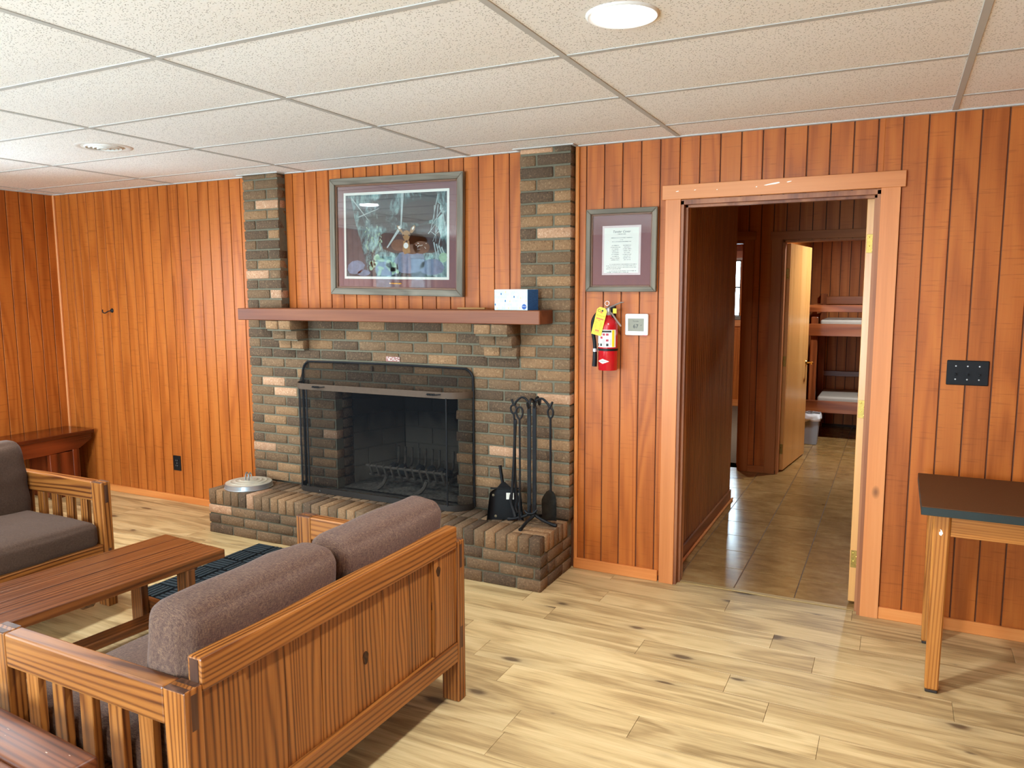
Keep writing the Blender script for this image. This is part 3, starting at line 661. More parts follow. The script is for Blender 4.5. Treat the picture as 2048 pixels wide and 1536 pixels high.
DKBR = plain('dark_bronze_paint', srgb(44, 38, 33), .5, .3, var=.1)
strip(Z0 + .001, Z0 + .036, .003, DKBR, 'base_band', .002); strip(.962, 1.0, .003, BRONZE, 'top_band', .003)
def mesh_mat():
    t = NT('fine_wire_mesh'); nt = t.t; tr = t.n('BsdfTransparent'); t.set(Base_Color=(.008, .008, .009), Roughness=.8, Specular_IOR_Level=.06)
    mx = t.n('MixShader', {0: .46, 1: tr.outputs[0], 2: t.b.outputs[0]}); nt.links.new(mx.outputs[0], nt.nodes['Material Output'].inputs['Surface']); return t.m
WM = mesh_mat(); P = scr(-.001); m = MB()
lo = [m.bm.verts.new((*p, Z0 + .02)) for p in P]; hi = [m.bm.verts.new((*p, .98)) for p in P]; n = len(P)
tp = []
for i, p in enumerate(P):
    x = p[0]; z = 1.126 - .05 * max(0, (1.235 - x) / .04) ** 2 - .05 * max(0, (x - 2.445) / .042) ** 2
    tp.append(m.bm.verts.new((min(max(x, 1.205), 2.48), -.082, max(z, 1.0))))
for i in range(n - 1): m.bm.faces.new((lo[i], lo[i + 1], hi[i + 1], hi[i])); m.bm.faces.new((hi[i], hi[i + 1], tp[i + 1], tp[i]))
m.build('wire_mesh', WM, FS, smooth=50)
fr = smooth_path([(1.195, -.080, Z0 + .01), (1.195, -.080, .7), (1.195, -.080, 1.02), (1.203, -.080, 1.085), (1.235, -.080, 1.122), (1.30, -.080, 1.130), (1.84, -.080, 1.134), (2.38, -.080, 1.130), (2.445, -.080, 1.124), (2.48, -.080, 1.092), (2.487, -.080, 1.03), (2.487, -.080, .7), (2.487, -.080, Z0 + .01)], 5)
MB().tube(fr, .0075, 6).build('back_frame', BLACK, FS, smooth=50)
for (x, y) in ((1.262, -.192), (1.33, -.203), (2.375, -.203)): MB().tube([(x, y, Z0 + .03), (x, y, .965)], .005, 6).build('upright', BLACK, FS, smooth=50)
for x in (1.40, 2.26):
    m = MB(); 
    for i in range(5): m.lathe([(0, -.004), (.0065, -.002), (.0065, .002), (0, .004)], 8, Matrix.Translation((x + i * .011, -.222, .984)) @ Matrix.Rotation(R(90), 4, 'Y'))
    m.tube([(x - .012, -.209, .984), (x - .008, -.222, .984), (x + .058, -.222, .984), (x + .072, -.214, .985), (x + .082, -.209, .986)], .0038, 6)
    m.build('handle', BLACK, FS, smooth=50)
MB().box(1.752, 1.768, -.088, -.080, 1.085, 1.12, .002).build('latch', BRONZE, FS)
m = MB()
for x in (1.42, 2.2): m.lathe([(0, -.003), (.004, -.002), (.005, .001)], 8, Matrix.Translation((x, -.209, Z0 + .018)) @ Matrix.Rotation(R(90), 4, 'X'))
m.build('rivet', STEEL, FS)

# ------------------------------------------------------------------ grate
GR = thing('fire_grate', 'ash-coated cast iron fire grate inside the firebox', 'grate', (1.95, .12, Z0))
IR = plain('ashen_iron', srgb(92, 84, 74), .8, .2, var=.3, nscale=40, bump=.4)
for i in range(11):
    x = 1.66 + i * .055
    MB().tube(smooth_path([(x, .00, .470), (x + .008, .012, .415), (x + .01, .04, .392), (x, .20, .386), (x - .01, .33, .400), (x - .012, .35, .470), (x - .012, .352, .52)], 3), .011, 6, .7).build('bar', IR, GR, smooth=50)
for z, y in ((.455, .004), (.388, .04), (.388, .30)): MB().tube([(1.63, y, z), (2.24, y, z)], .009, 6).build('rail', IR, GR, smooth=50)
for x, s_ in ((1.74, -1), (2.05, -1), (1.80, 1), (2.08, 1)):
    y = .03 if s_ < 0 else .30
    MB().tube(smooth_path([(x + .03, y, .385), (x + .015, y + .02 * s_, .34), (x - .02, y + .05 * s_, Z0 + .014), (x - .035, y + .06 * s_, Z0 + .012)], 4), [.012] * 5 + [.014] * 8, 6).build('leg', IR, GR, smooth=50)
for i in range(7):
    o = MB().lathe([(0, -.03), (.025, -.02), (.032, 0), (.022, .02), (0, .028)], 7, Matrix.Translation((1.70 + i * .075 + random.uniform(-.02, .02), .12 + random.uniform(-.06, .12), .415)) @ Matrix.Rotation(random.random() * 3, 4, 'X')).build('charred_chunk', SOOT, None, smooth=30)
    tag(o, 'small charred chunk of wood lying in the fire grate', 'charcoal', 'charred chunks in the fire grate')

# ------------------------------------------------------------------ ash can lid on the hearth
LD = thing('metal_lid', 'round galvanised bin lid lying on the left end of the hearth', 'lid', (.868, -.275, Z0))
GALV = plain('galvanised_steel', srgb(190, 198, 202), .34, .85, var=.08, nscale=14)
GALT = plain('rust_stained_galvanised_top', srgb(196, 190, 170), .55, .45, var=.14, nscale=18)
Mx = Matrix.Translation((.868, -.275, Z0))
MB().lathe([(.150, .028), (.151, .030), (.148, .004), (.155, .001), (.157, .003), (.1535, .006), (.1505, .032), (.147, .034)], 48, Mx).build('rim', GALV, LD, smooth=40)
MB().lathe([(.147, .034), (.120, .037), (.116, .041), (.110, .039), (.088, .041), (.084, .045), (.078, .043), (.056, .046), (.052, .050), (.046, .048), (.0, .050)], 48, Mx).build('ribbed_top', GALT, LD, smooth=40)
hm = MB()
for dx in (-.015, .015):
    pts = [(.868 + dx + .030 * math.cos(a) * .45, -.275 + .030 * math.cos(a) * -.85, Z0 + .048 + .046 * math.sin(a) ** .7) for a in [i * math.pi / 10 for i in range(11)]]
    hm.tube(pts, .006, 8, .5)
hm.build('handle', GALV, LD, smooth=50)

# ------------------------------------------------------------------ fire tools
FT = thing('fire_tool_stand', 'black iron fire tool stand with hooks on the right end of the hearth', 'tool stand', (2.925, -.205, Z0))
cx_, cy_ = 2.925, -.205
for dx in (-.016, .016): MB().box(cx_ + dx - .011, cx_ + dx + .011, cy_ - .004, cy_ + .004, .335, .955, .001).build('post', BLACK, FT)
for (ax, ay, lx) in ((-1, 0, .10), (1, 0, .10), (0, -1, .085), (0, 1, .075)):
    sx = cx_ + (.016 if ax >= 0 else -.016)
    MB().tube(smooth_path([(sx, cy_, .945), (sx + ax * .012, cy_ + ay * .012, .985), (sx + ax * .045, cy_ + ay * .045, 1.0), (sx + ax * (lx - .022), cy_ + ay * (lx - .022), .975), (sx + ax * (lx - .008), cy_ + ay * (lx - .008), .955), (sx + ax * lx * 1.08, cy_ + ay * lx * 1.08, .985)], 5), .0065, 6).build('hook', BLACK, FT, smooth=50)
    MB().tube(smooth_path([(sx - ax * .006, cy_, .40), (sx + ax * .004, cy_ + ay * .01, .345), (cx_ + ax * .07, cy_ + ay * .07, .318), (cx_ + ax * .125, cy_ + ay * .13, .302), (cx_ + ax * .15, cy_ + ay * .155, Z0 + .007)], 5), [.0085] * 16 + [.010] * 5, 6).build('foot', BLACK, FT, smooth=50)
MB().tube(smooth_path([(cx_ - .04, cy_ - .006, .362), (cx_ - .02, cy_ - .016, .352), (cx_, cy_ - .018, .352), (cx_ + .02, cy_ - .016, .358), (cx_ + .035, cy_ - .008, .375)], 4), .006, 6).build('collar', BLACK, FT, smooth=50)
def loop(m, x, y, z, r=.020, h=.05):
    m.tube([(x + r * math.sin(a) * (.6 + .4 * math.sin(a / 2)), y, z - h / 2 - h / 2 * math.cos(a) + h) for a in [i * 2 * math.pi / 14 for i in range(15)]], .0055, 6)
# tongs (left), poker (front), shovel (right)
TG = thing('fire_tongs', 'black fire tongs hanging at the left of the tool stand', 'fire tool', (2.813, cy_, .32))
m = MB(); loop(m, 2.813, cy_, .905); m.tube([(2.813, cy_, .91), (2.818, cy_, .88), (2.820, cy_, .86)], .006, 6); m.build('handle_loop', BLACK, TG, smooth=50)
MB().tube(smooth_path([(2.830, cy_, .87), (2.826, cy_ - .004, .84), (2.815, cy_ - .006, .60), (2.806, cy_ - .008, .47), (2.800, cy_ - .012, .405), (2.822, cy_ - .02, .355), (2.836, cy_ - .03, .325)], 4), [.008] * 14 + [.010] * 11, 6).build('arm', BLACK, TG, smooth=50)
MB().tube(smooth_path([(2.816, cy_ + .008, .87), (2.818, cy_ + .004, .60), (2.826, cy_ + .002, .47), (2.836, cy_, .42), (2.828, cy_ - .006, .375), (2.845, cy_ - .016, .345)], 4), .0075, 6).build('arm', BLACK, TG, smooth=50)
PK = thing('fire_poker', 'slim black fire poker hanging at the front of the tool stand', 'fire tool', (2.893, cy_ - .086, .33))
m = MB(); loop(m, 2.893, cy_ - .088, .895, .022, .065); m.build('handle_loop', BLACK, PK, smooth=50)
MB().tube([(2.893, cy_ - .088, .90), (2.893, cy_ - .086, .60), (2.890, cy_ - .084, .40), (2.889, cy_ - .084, .33)], .0055, 6).build('shaft', BLACK, PK, smooth=50)
SV = thing('ash_shovel', 'small ash shovel with long handle hanging at the right of the stand', 'shovel', (3.035, cy_, .31))
m = MB(); loop(m, 3.037, cy_, .895, .018, .055); m.build('handle_loop', BLACK, SV, smooth=50)
MB().tube([(3.037, cy_, .90), (3.036, cy_ + .005, .60), (3.034, cy_ + .012, .485)], .0065, 6).build('shaft', BLACK, SV, smooth=50)
def sp(u, v):
    z = .495 - .185 * v; w = .040 * min(1, (v / .30) ** .5 if v > 0 else 0) * (1 - .06 * v); s_ = (u - .5) * 2
    return (3.030 + s_ * w * .95 - .008 * v, cy_ + .012 + .030 * v - .035 * (1 - abs(s_) ** 3) * 0 - .020 * abs(s_) ** 2.5 * min(1, v * 3) + s_ * w * .45, z)
m = MB(); m.grid(sp, 12, 14); bmesh.ops.solidify(m.bm, geom=m.bm.faces[:], thickness=.002)
m.build('pan', plain('worn_dark_iron', srgb(62, 58, 52), .55, .5, var=.35, nscale=30, bump=.2), SV, smooth=50)
# metal dustpan leaning on the brick
DP = thing('dustpan', 'black metal dustpan leaning upright against the hearth brickwork', 'dustpan', (2.762, -.212, Z0 + .001), rz=R(24))
BG = plain('black_gloss_enamel', srgb(26, 32, 36), .30, .3, var=.2, nscale=12)
def dpan(u, v):
    s_ = (u - .5) * 2; wb = .105 - .018 * v; y = .045 * v + (-.022 if False else 0); x = s_ * wb
    if v > .85: x *= 1 - .35 * ((v - .85) / .15) ** 2 * abs(s_)
    return (x, y - .020 * (abs(s_) ** 10), .002 + .172 * v)
m = MB(); m.grid(dpan, 24, 14); bmesh.ops.solidify(m.bm, geom=m.bm.faces[:], thickness=.0025); m.build('pan', BG, DP, smooth=60)
MB().box(-.088, .088, .038, .052, .168, .176, .002).build('top_lip', BLACK, DP)
m = MB(); m.tube([(-.012, .060, .17), (-.022, .075, .215), (-.034, .09, .295)], [.010, .012, .012], 8, .8); m.build('handle', BLACKP, DP, smooth=50)
MB().prism([(-.05, .172), (.03, .172), (-.004, .205), (-.022, .205)], 'y', .052, .062).build('handle_bracket', BLACKP, DP)
MB().box(.004, .048, .0275, .0295, .112, .150).build('label', PAPER, DP)
m = MB()
for i in range(9): a = .020 + random.random() * .014; m.box(a, a + .006, .0268, .0276, .122 + i * .0025, .1235 + i * .0025)
m.build('label_print', INK, DP)
m = MB()
for (x, z) in ((-.07, .135), (.075, .14), (-.055, .022)): m.lathe([(0, .003), (.007, .002), (.008, 0)], 10, Matrix.Translation((x, .045 * z / .172 - .003, z)) @ Matrix.Rotation(R(90), 4, 'X'))
m.build('rivet', plain('dull_rivet', srgb(130, 118, 94), .6, .5), DP)

# ================================================================== FURNITURE
def cushion_mesh(hx, hy, hz, r, crown=(0, 0, 0), n=(10, 14, 5), seed=0, wr=.004):
    """rounded box with half sizes; crown = bulge added on the faces along each axis"""
    def ticks(h, k):
        c = h - r; e = [-h, -h + r * .25, -h + r * .6]; return e + [-c + 2 * c * i / k for i in range(k + 1)] + [-x for x in e[::-1]]
    T = [ticks(hx, n[0]), ticks(hy, n[1]), ticks(hz, n[2])]; Hs = (hx, hy, hz); m = MB(); vm = {}
    def pos(q):
        core = [max(-(Hs[i] - r), min(Hs[i] - r, q[i])) for i in range(3)]; off = Vector([q[i] - core[i] for i in range(3)])
        p = Vector(core) + (off.normalized() * r if off.length > 1e-9 else off)
        s = [max(0.0, 1 - (q[i] / Hs[i]) ** 2) for i in range(3)]
        for i in range(3):
            j, k = (i + 1) % 3, (i + 2) % 3
            p[i] += crown[i] * (q[i] / Hs[i]) * (s[j] * s[k]) ** .5
        w = noise.noise(Vector((q[0] * 5 + seed, q[1] * 5, q[2] * 5))) * wr + noise.noise(Vector((q[0] * 14, q[1] * 14 + seed, q[2] * 14))) * wr * .4
        return p + Vector((q[0] / hx, q[1] / hy, q[2] / hz)).normalized() * w
    def V(a, b, c):
        if (a, b, c) not in vm: vm[(a, b, c)] = m.bm.verts.new(pos((T[0][a], T[1][b], T[2][c])))
        return vm[(a, b, c)]
    L = [len(t) - 1 for t in T]
    for ax in range(3):
        j, k = (ax + 1) % 3, (ax + 2) % 3
        for side in (0, L[ax]):
            for a in range(L[j]):
                for b in range(L[k]):
                    q = []
                    for (da, db) in ((0, 0), (1, 0), (1, 1), (0, 1)):
                        ix = [0, 0, 0]; ix[ax] = side; ix[j] = a + da; ix[k] = b + db; q.append(V(*ix))
                    m.bm.faces.new(q if side else q[::-1])
    bmesh.ops.recalc_face_normals(m.bm, faces=m.bm.faces[:]); return m
SL, SD = 1.288, .80
def make_sofa(name, label, loc, rz, fab, seed, wr=.004):
    s = thing(name, label, 'loveseat', loc, rz); hl = SL / 2; pt, pw_ = .052, .076; az = .640
    END = Wend('z')
    for sy in (-1, 1):
        y0, y1 = sorted((sy * hl, sy * (hl - pt)))
        for (xa, xb) in ((-pw_, 0), (-SD, -SD + pw_)):
            p = MB().box(xa, xb, y0, y1, 0, az, .004, seg=2).build('post', Wsofa('z'), s)
            for yy in (y0 + .0005, y1 - .0185): MB().box(xa + .004, xb - .004, yy, yy + .018, az - .004, az + .0006).build('joint_end', END, p)
            xo = .0006 if xa > -.5 else -SD - .0006; xi = xo - .004 if xa > -.5 else xo + .004
            ym = (y0 + y1) / 2
            for (za, zb) in ((az - .105, az - .014), (.215, .300)): MB().box(min(xo, xi), max(xo, xi), ym - .009, ym + .009, za, zb).build('tenon_end', END, p)
        MB().box(-SD + pw_, -pw_, y0, y1, az - .098, az, .006, seg=2).build('arm_rail', Wsofa('x'), s)
        MB().box(-SD + pw_, -pw_, y0 + .008, y1 - .008, .205, .310, .003).build('side_rail', Wsofa('x'), s)
        inner = SD - 2 * pw_; ns = 5; sw = .052; g = (inner - ns * sw) / (ns + 1); ym = (y0 + y1) / 2
        for i in range(ns):
            a = -SD + pw_ + g + i * (sw + g)
            MB().box(a, a + sw, ym - .012, ym + .012, .310, az - .098, .002).build('slat', Wsofa('z'), s)
    yi = hl - pt
    MB().box(-.050, .0, -yi, yi, .618, .703, .006, seg=2).build('back_top_rail', Wsofak('y'), s)
    for sy in (-1, 1): MB().box(-.040, -.010, sy * (yi + .0012), sy * (yi - .001), .640, .698).build('rail_end', END, s)
    MB().box(-.045, -.001, -yi, yi, .165, .245, .004).build('back_bottom_rail', Wsofa('y'), s)
    nb = 8; bw = 2 * yi / nb
    for i in range(nb):
        a = -yi + i * bw; out = .010 if i in (0, nb - 1) else .022
        MB().box(-.036, -out + (.001 * (i % 2)), a + .0008, a + bw - .0008, .245, .618, .0012).build('back_board', Wsofak('z'), s)
    MB().box(-SD + .01, -SD + .050, -yi, yi, .215, .325, .004).build('front_rail', Wsofa('y'), s)
    for i in range(5):
        a = -SD + .09 + i * .135; MB().box(a, a + .07, -yi, yi, .285, .303).build('seat_slat', Wsofa('y'), s)
    cy = yi / 2
    for j, sy in enumerate((-1, 1)):
        m = cushion_mesh(.338, cy - .004, .066, .040, (0.004, .004, .020), seed=seed + j * 9, wr=wr)
        bmesh.ops.transform(m.bm, matrix=Matrix.Translation((-SD + .025 + .338, sy * cy, .372)), verts=m.bm.verts[:])
        m.build('seat_cushion', fab, s, smooth=80)
        m = cushion_mesh(.076, cy - .003, .205, .042, (.026, .004, .014), n=(4, 16, 12), seed=seed + 40 + j * 7, wr=wr * 1.6)
        bmesh.ops.transform(m.bm, matrix=Matrix.Translation((-.150, sy * cy + sy * .002, .597)) @ Matrix.Rotation(R(7), 4, 'Y'), verts=m.bm.verts[:])
        m.build('back_cushion', fab, s, smooth=80)
    return s
SF = make_sofa('loveseat', 'honey pine loveseat seen from behind with brown tweed cushions', (3.2435, -2.162, 0), R(-.76), FABRIC, 3)
make_sofa('loveseat', 'pine loveseat with plain dark brown cushions facing the coffee table', (.39, -2.150, 0), R(180), FABRIC2, 21, .008)

KN = wood('knot_wood', srgb(30, 14, 6), srgb(52, 26, 12), srgb(78, 42, 20), 'x', .5, .3, bands=9, low=8, fine=60, tint=.1, bump=.05)
for (ky, kz, ra, rb, xf) in ((-2.615 + 2.162, .560, .013, .020, -.0205), (-2.105 + 2.162, .415, .013, .022, -.0205), (-1.690 + 2.162, .565, .013, .019, -.0085), (-1.715 + 2.162, .44, .006, .016, -.0205)):
    m = MB(); m.prism([(ky + ra * math.cos(a) * (1 + .15 * math.sin(3 * a)), kz + rb * math.sin(a)) for a in [i * math.pi / 9 for i in range(18)]], 'x', xf - .003, xf + .0006); m.build('knot', KN, SF)
# coffee table
CT = thing('coffee_table', 'long low red-brown plank coffee table between the two loveseats', 'coffee table', (1.700, -1.448, 0), R(-5))
tw, tl, tz = .452, 1.26, .384
for i in range(4):
    w_ = tw / 4; a = -tw / 2 + i * w_
    MB().box(a + .002, a + w_ - .002, -tl, 0, tz - .042, tz + random.uniform(-.0008, .0008), .004, seg=2).build('top_plank', Wtable('y'), CT)
for yb in (-.14, -.62, -tl + .14):
    MB().prism([(-tw / 2 + .03, tz - .0425), (tw / 2 - .03, tz - .0425), (tw / 2 - .06, tz - .075), (-tw / 2 + .06, tz - .075)], 'y', yb - .022, yb + .022).build('cleat', Wtable('x'), CT)
for yb in (-.14, -tl + .14):
    for sx in (-1, 1):
        a, b = sorted((sx * (tw / 2 - .002), sx * (tw / 2 - .085)))
        MB().box(a, b, yb - .062, yb - .0225, 0, tz - .0425, .003).build('leg', Wtable('z'), CT)
    MB().box(-tw / 2 + .03, tw / 2 - .03, yb - .022, yb + .014, .045, .112, .003).build('stretcher', Wtable('x'), CT)
MB().box(-.02, .062, -tl + .145, -.165, .068, .106, .003).build('long_stretcher', Wtable('y'), CT)

# end table in the near corner
ET = thing('end_table', 'glossy worn red-brown plank end table beside the loveseat arm', 'end table', (3.035, -2.892, 0), R(-4))
ez = .48
for i in range(4):
    MB().box(-.70, .0, -.125 * (i + 1) + .0012, -.125 * i - .0012, ez - .040, ez, .010, seg=3).build('top_plank', Wtable2('x'), ET, smooth=40)
for (a, b) in ((-.09, -.03), (-.68, -.62)):
    for (c, d) in ((-.085, -.035), (-.465, -.415)): MB().box(a, b, c, d, 0, ez - .04, .003).build('leg', Wtable2('z'), ET)
    MB().box(a + .01, b - .01, -.415, -.085, ez - .11, ez - .041).build('apron', Wtable2('y'), ET)
for (c, d) in ((-.075, -.045), (-.455, -.425)): MB().box(-.62, -.09, c, d, ez - .11, ez - .041).build('apron', Wtable2('x'), ET)
m = MB()
for i in range(60):
    x, y = -random.random() * .62 - .02, -random.random() * .40 - .005; l = random.uniform(.003, .012)
    if abs((y % .125) - .0625) > .052: continue
    m.box(x, x + l, y, y + random.uniform(.001, .003), ez + .0001, ez + .0005)
m.build('scratch', plain('bare_wood_scratch', srgb(206, 176, 150), .6), ET)

# corner bench along the left wall
BE = thing('corner_bench', 'dark red glossy wooden bench along the left wall in the corner', 'bench', (-1.20, -.9, 0))
bz = .497; bx0, bx1 = X0 + .002, -1.035
MB().box(bx0, bx1, -2.0, -.035, bz - .030, bz, .004, seg=2).build('seat_plank', Wbench('y'), BE)
MB().prism([(-2.0, bz - .031), (-.050, bz - .031), (-.050, bz - .075), (-.155, bz - .135), (-.40, bz - .145), (-2.0, bz - .145)], 'x', bx1 - .055, bx1 - .015, .002).build('apron', Wbench('y'), BE)
for yb in (-.25, -1.8): MB().box(bx0 + .03, bx1 - .056, yb - .13, yb + .09, 0, bz - .031, .004).build('leg', Wbench('z'), BE)
MB().box(bx1 - .055, bx1 - .015, -.215, -.160, 0, bz - .134, .003).build('leg', Wbench('z'), BE)
MB().box(bx1 - .055, bx1 - .015, -.40, -.217, 0, bz - .146, .003).build('leg', Wbench('z'), BE)

# work table on the right
TB = thing('work_table', 'oak-legged table with a dark brown laminate top against the wall', 'table', (5.5, -.44, 0))
TOPM = plain('dark_brown_laminate', srgb(88, 55, 32), .6, spec=.12, var=.10, nscale=160); EDG = plain('dark_green_edge', srgb(22, 36, 34), .5, var=.15)
MB().box(4.815, 6.40, -.735, -.135, .757, .760).build('top', TOPM, TB); MB().box(4.8145, 6.4005, -.7355, -.1345, .726, .7568, .001).build('edge_band', EDG, TB)
def tleg(x, y):
    m = MB(); m.box(-.030, .030, -.030, .030, .012, .7255, .006)
    for v in m.bm.verts:
        if v.co.z < .3: v.co.x *= .80; v.co.y *= .80
    bmesh.ops.transform(m.bm, matrix=Matrix.Translation((x, y, 0)), verts=m.bm.verts[:]); l = m.build('leg', Woak('z'), TB); MB().box(x - .022, x + .022, y - .022, y + .022, 0, .012, .003).build('foot_cap', plain('dark_foot', srgb(40, 30, 22), .6), l)
    return l
l0 = tleg(4.888, -.668); tleg(4.888, -.20); tleg(6.32, -.668); tleg(6.32, -.20)
MB().prism([(4.880, .655), (4.886, .660), (4.883, .668), (4.889, .664), (4.894, .652), (4.888, .642), (4.881, .646)], 'y', -.699, -.6982).build('paint_spot', PAPER, l0)
for y in (-.690, -.215): MB().box(4.919, 6.289, y, y + .026, .640, .7255, .002).build('apron', Woak('x'), TB)
for x in (4.873, 6.305): MB().box(x, x + .026, -.638, -.231, .640, .7255, .002).build('apron', Woak('y'), TB)

# ribbed mat in front of the hearth
MATM = plain('dark_slate_rubber', srgb(18, 20, 22), .95, spec=.1, var=.15, nscale=120, bump=.4)
DM = thing('hearth_mat', 'dark slate ribbed doormat lying before the hearth', 'mat', (1.75, -.94, 0))
mx0, mx1, my0, my1 = 1.155, 2.36, -1.395, -.495
MB().box(mx0, mx1, my0, my1, 0.0005, .0065, .002).build('backing', MATM, DM)
cs = .150; ribm = []
for ax in (0, 1):
    l_, w_ = cs / 2 - .010, .0092
    m = MB(); m.box(-w_, w_, -l_, l_, 0, .0075, .003) if ax else m.box(-l_, l_, -w_, w_, 0, .006, .003)
    me = m.mesh('rib'); me.materials.append(plain('slate_rib_pile', srgb(54, 60, 63), .95, spec=.05, var=.2, nscale=160, bump=.4)); ribm.append(me)
for i in range(8):
    for j in range(6):
        a, c = mx0 + .0015 + i * cs, my1 - .0015 - (j + 1) * cs; ax = (i + j) % 2
        for k in range(5):
            q = .018 + k * .0285
            put('rib', ribm[ax], None, DM, loc=(a + q, c + cs / 2, .0062) if ax else (a + cs / 2, c + q, .0062))

# ================================================================== WALL THINGS
def frame_bars(th, x0, x1, z0, z1, w, y0, y1, matf, lip=None, lipm=None):
    bars = [([(x0, z0), (x0 + w, z0 + w), (x0 + w, z1 - w), (x0, z1)], 'z'), ([(x1, z0), (x1, z1), (x1 - w, z1 - w), (x1 - w, z0 + w)], 'z'), ([(x0, z1), (x0 + w, z1 - w), (x1 - w, z1 - w), (x1, z1)], 'x'), ([(x0, z0), (x1, z0), (x1 - w, z0 + w), (x0 + w, z0 + w)], 'x')]
    for p, ax in bars: MB().prism(p, 'y', y0, y1, .0035).build('frame_bar', matf(ax), th)
    if lip:
        a = w - .001; 
        for (p, q, r_, s_) in ((x0 + a, x0 + a + lip, z0 + a, z1 - a), (x1 - a - lip, x1 - a, z0 + a, z1 - a), (x0 + a + lip, x1 - a - lip, z1 - a - lip, z1 - a), (x0 + a + lip, x1 - a - lip, z0 + a, z0 + a + lip)): MB().box(p, q, y0 + .012, y1, r_, s_, .002).build('inner_lip', lipm, th)
LIP = plain('brown_lip', srgb(112, 74, 48), .5, var=.1)
# woodland picture, hung slightly askew (local frame: x right, z up, front -y)
PC = thing('framed_picture', 'framed woodland picture of a spotted fawn above the mantel', 'picture', (1.912, -.004, 1.920), 0.0); PC.rotation_euler = (0, R(1.15), 0)
pw2, ph2 = .490, .362
frame_bars(PC, -pw2, pw2, -ph2, ph2, .040, -.034, -.002, Wframe, .012, LIP)
MB().box(-pw2 + .03, pw2 - .03, -.010, -.003, -ph2 + .03, ph2 - .03).build('mat_board', plain('mauve_mat_board', srgb(128, 92, 92), .85, var=.03), PC)
MB().box(-.392, .386, -.0115, -.0098, -.262, .272).build('white_border', PAPER, PC)
def paint_mat():
    t = NT('woodland_painting'); co = t.coords(rnd=False); v = t.vec('MULTIPLY', co, (1, 0, 1))
    n1 = t.noise(v, 5, 4, .62, .9); n2 = t.noise(t.vec('MULTIPLY', v, (1, 0, .45)), 26, 4, .7, .5)
    f = t.math('ADD', t.math('MULTIPLY', n1, .6), t.math('MULTIPLY', n2, .4))
    c = t.ramp(f, [(.36, srgb(20, 28, 32)), (.48, srgb(40, 54, 56)), (.54, srgb(92, 124, 122)), (.64, srgb(164, 198, 190))])
    t.set(Base_Color=c, Roughness=.7); return t.m
pr_ = MB().box(-.376, .370, -.0125, -.0110, -.247, .256).build('print', paint_mat(), PC)
def art(name, polys, mat, d):
    m = MB()
    for p in polys: m.prism(p, 'y', -.0126 - d, -.0122 - d)
    return m.build(name, mat, pr_)
def blob(cx, cz, rx_, rz_, n=16, rot=0.0, j=0.0):
    o = []
    for i in range(n):
        a = 2 * math.pi * i / n; k = 1 + random.uniform(-j, j); x, z = rx_ * math.cos(a) * k, rz_ * math.sin(a) * k
        o.append((cx + x * math.cos(rot) - z * math.sin(rot), cz + x * math.sin(rot) + z * math.cos(rot)))
    return o
def streak(x0, z0, x1, z1, w):
    d = Vector((x1 - x0, z1 - z0)); n = Vector((-d.y, d.x)).normalized() * w / 2
    return [(x0 + n.x, z0 + n.y), (x1 + n.x * .4, z1 + n.y * .4), (x1 - n.x * .4, z1 - n.y * .4), (x0 - n.x, z0 - n.y)]
DKT = plain('paint_dark_umber', srgb(34, 32, 34), .7, var=.25, nscale=40); FUR = plain('paint_fawn', srgb(150, 112, 66), .7, var=.15, nscale=60); FURD = plain('paint_fawn_dark', srgb(92, 62, 40), .7, var=.2, nscale=60)
SLT = plain('paint_slate', srgb(104, 118, 138), .7, var=.25, nscale=30); PGR = plain('paint_pale_green', srgb(150, 182, 150), .7, var=.2, nscale=40); PLT = plain('paint_pale_twig', srgb(160, 178, 174), .7, var=.15, nscale=40); PWH = plain('paint_white', srgb(226, 226, 214), .7)
art('painted_trunk', [[(-.376, -.20), (-.20, -.247), (-.235, -.12), (-.305, .10), (-.335, .24), (-.376, .24)]], plain('paint_bark', srgb(66, 62, 64), .7, var=.3, nscale=26), .0002)
art('painted_shade', [blob(.05, -.03, .17, .075, 20, 0, .12), blob(.22, -.02, .12, .09, 16, 0, .1), blob(.18, .14, .16, .07, 16, .1, .15)], DKT, .0002)
art('painted_branch', [streak(.055, .256, .045, .06, .020), streak(.045, .06, -.06, -.07, .020), streak(-.33, .24, -.20, .10, .008), streak(-.28, .12, -.12, .17, .007)] + [streak(random.uniform(.24, .36), random.uniform(.0, .25), random.uniform(.25, .365), random.uniform(-.18, .1), .006) for _ in range(12)] + [streak(.28 + i * .018, -.04 - i * .01, .30 + i * .022, -.13, .010) for i in range(4)], PLT, .0004)
art('painted_rock', [blob(-.30, -.19, .07, .045, 10, .2, .1), blob(-.24, -.225, .05, .02, 9, 0, .1), blob(.10, -.16, .12, .07, 12, .1, .12), blob(.27, -.19, .09, .05, 10, 0, .12), blob(-.06, -.20, .09, .045, 10, 0, .1)], SLT, .0004)
art('painted_leaf', [blob(random.uniform(-.20, .02), random.uniform(-.235, -.12), random.uniform(.012, .028), random.uniform(.010, .02), 7, random.random() * 3, .15) for _ in range(20)] + [blob(.345, -.13, .03, .03, 8, 0, .1)] + [streak(x_, z_, x_ + random.uniform(-.01, .01), z_ - random.uniform(.01, .025), .007) for x_, z_ in [(random.uniform(-.24, -.08), random.uniform(-.08, .07)) for _ in range(26)]], PGR, .0006)
art('painted_fawn', [blob(.030, -.055, .060, .036, 14), blob(.190, -.070, .062, .038, 16), blob(.125, -.080, .06, .030, 12)], FURD, .0006)
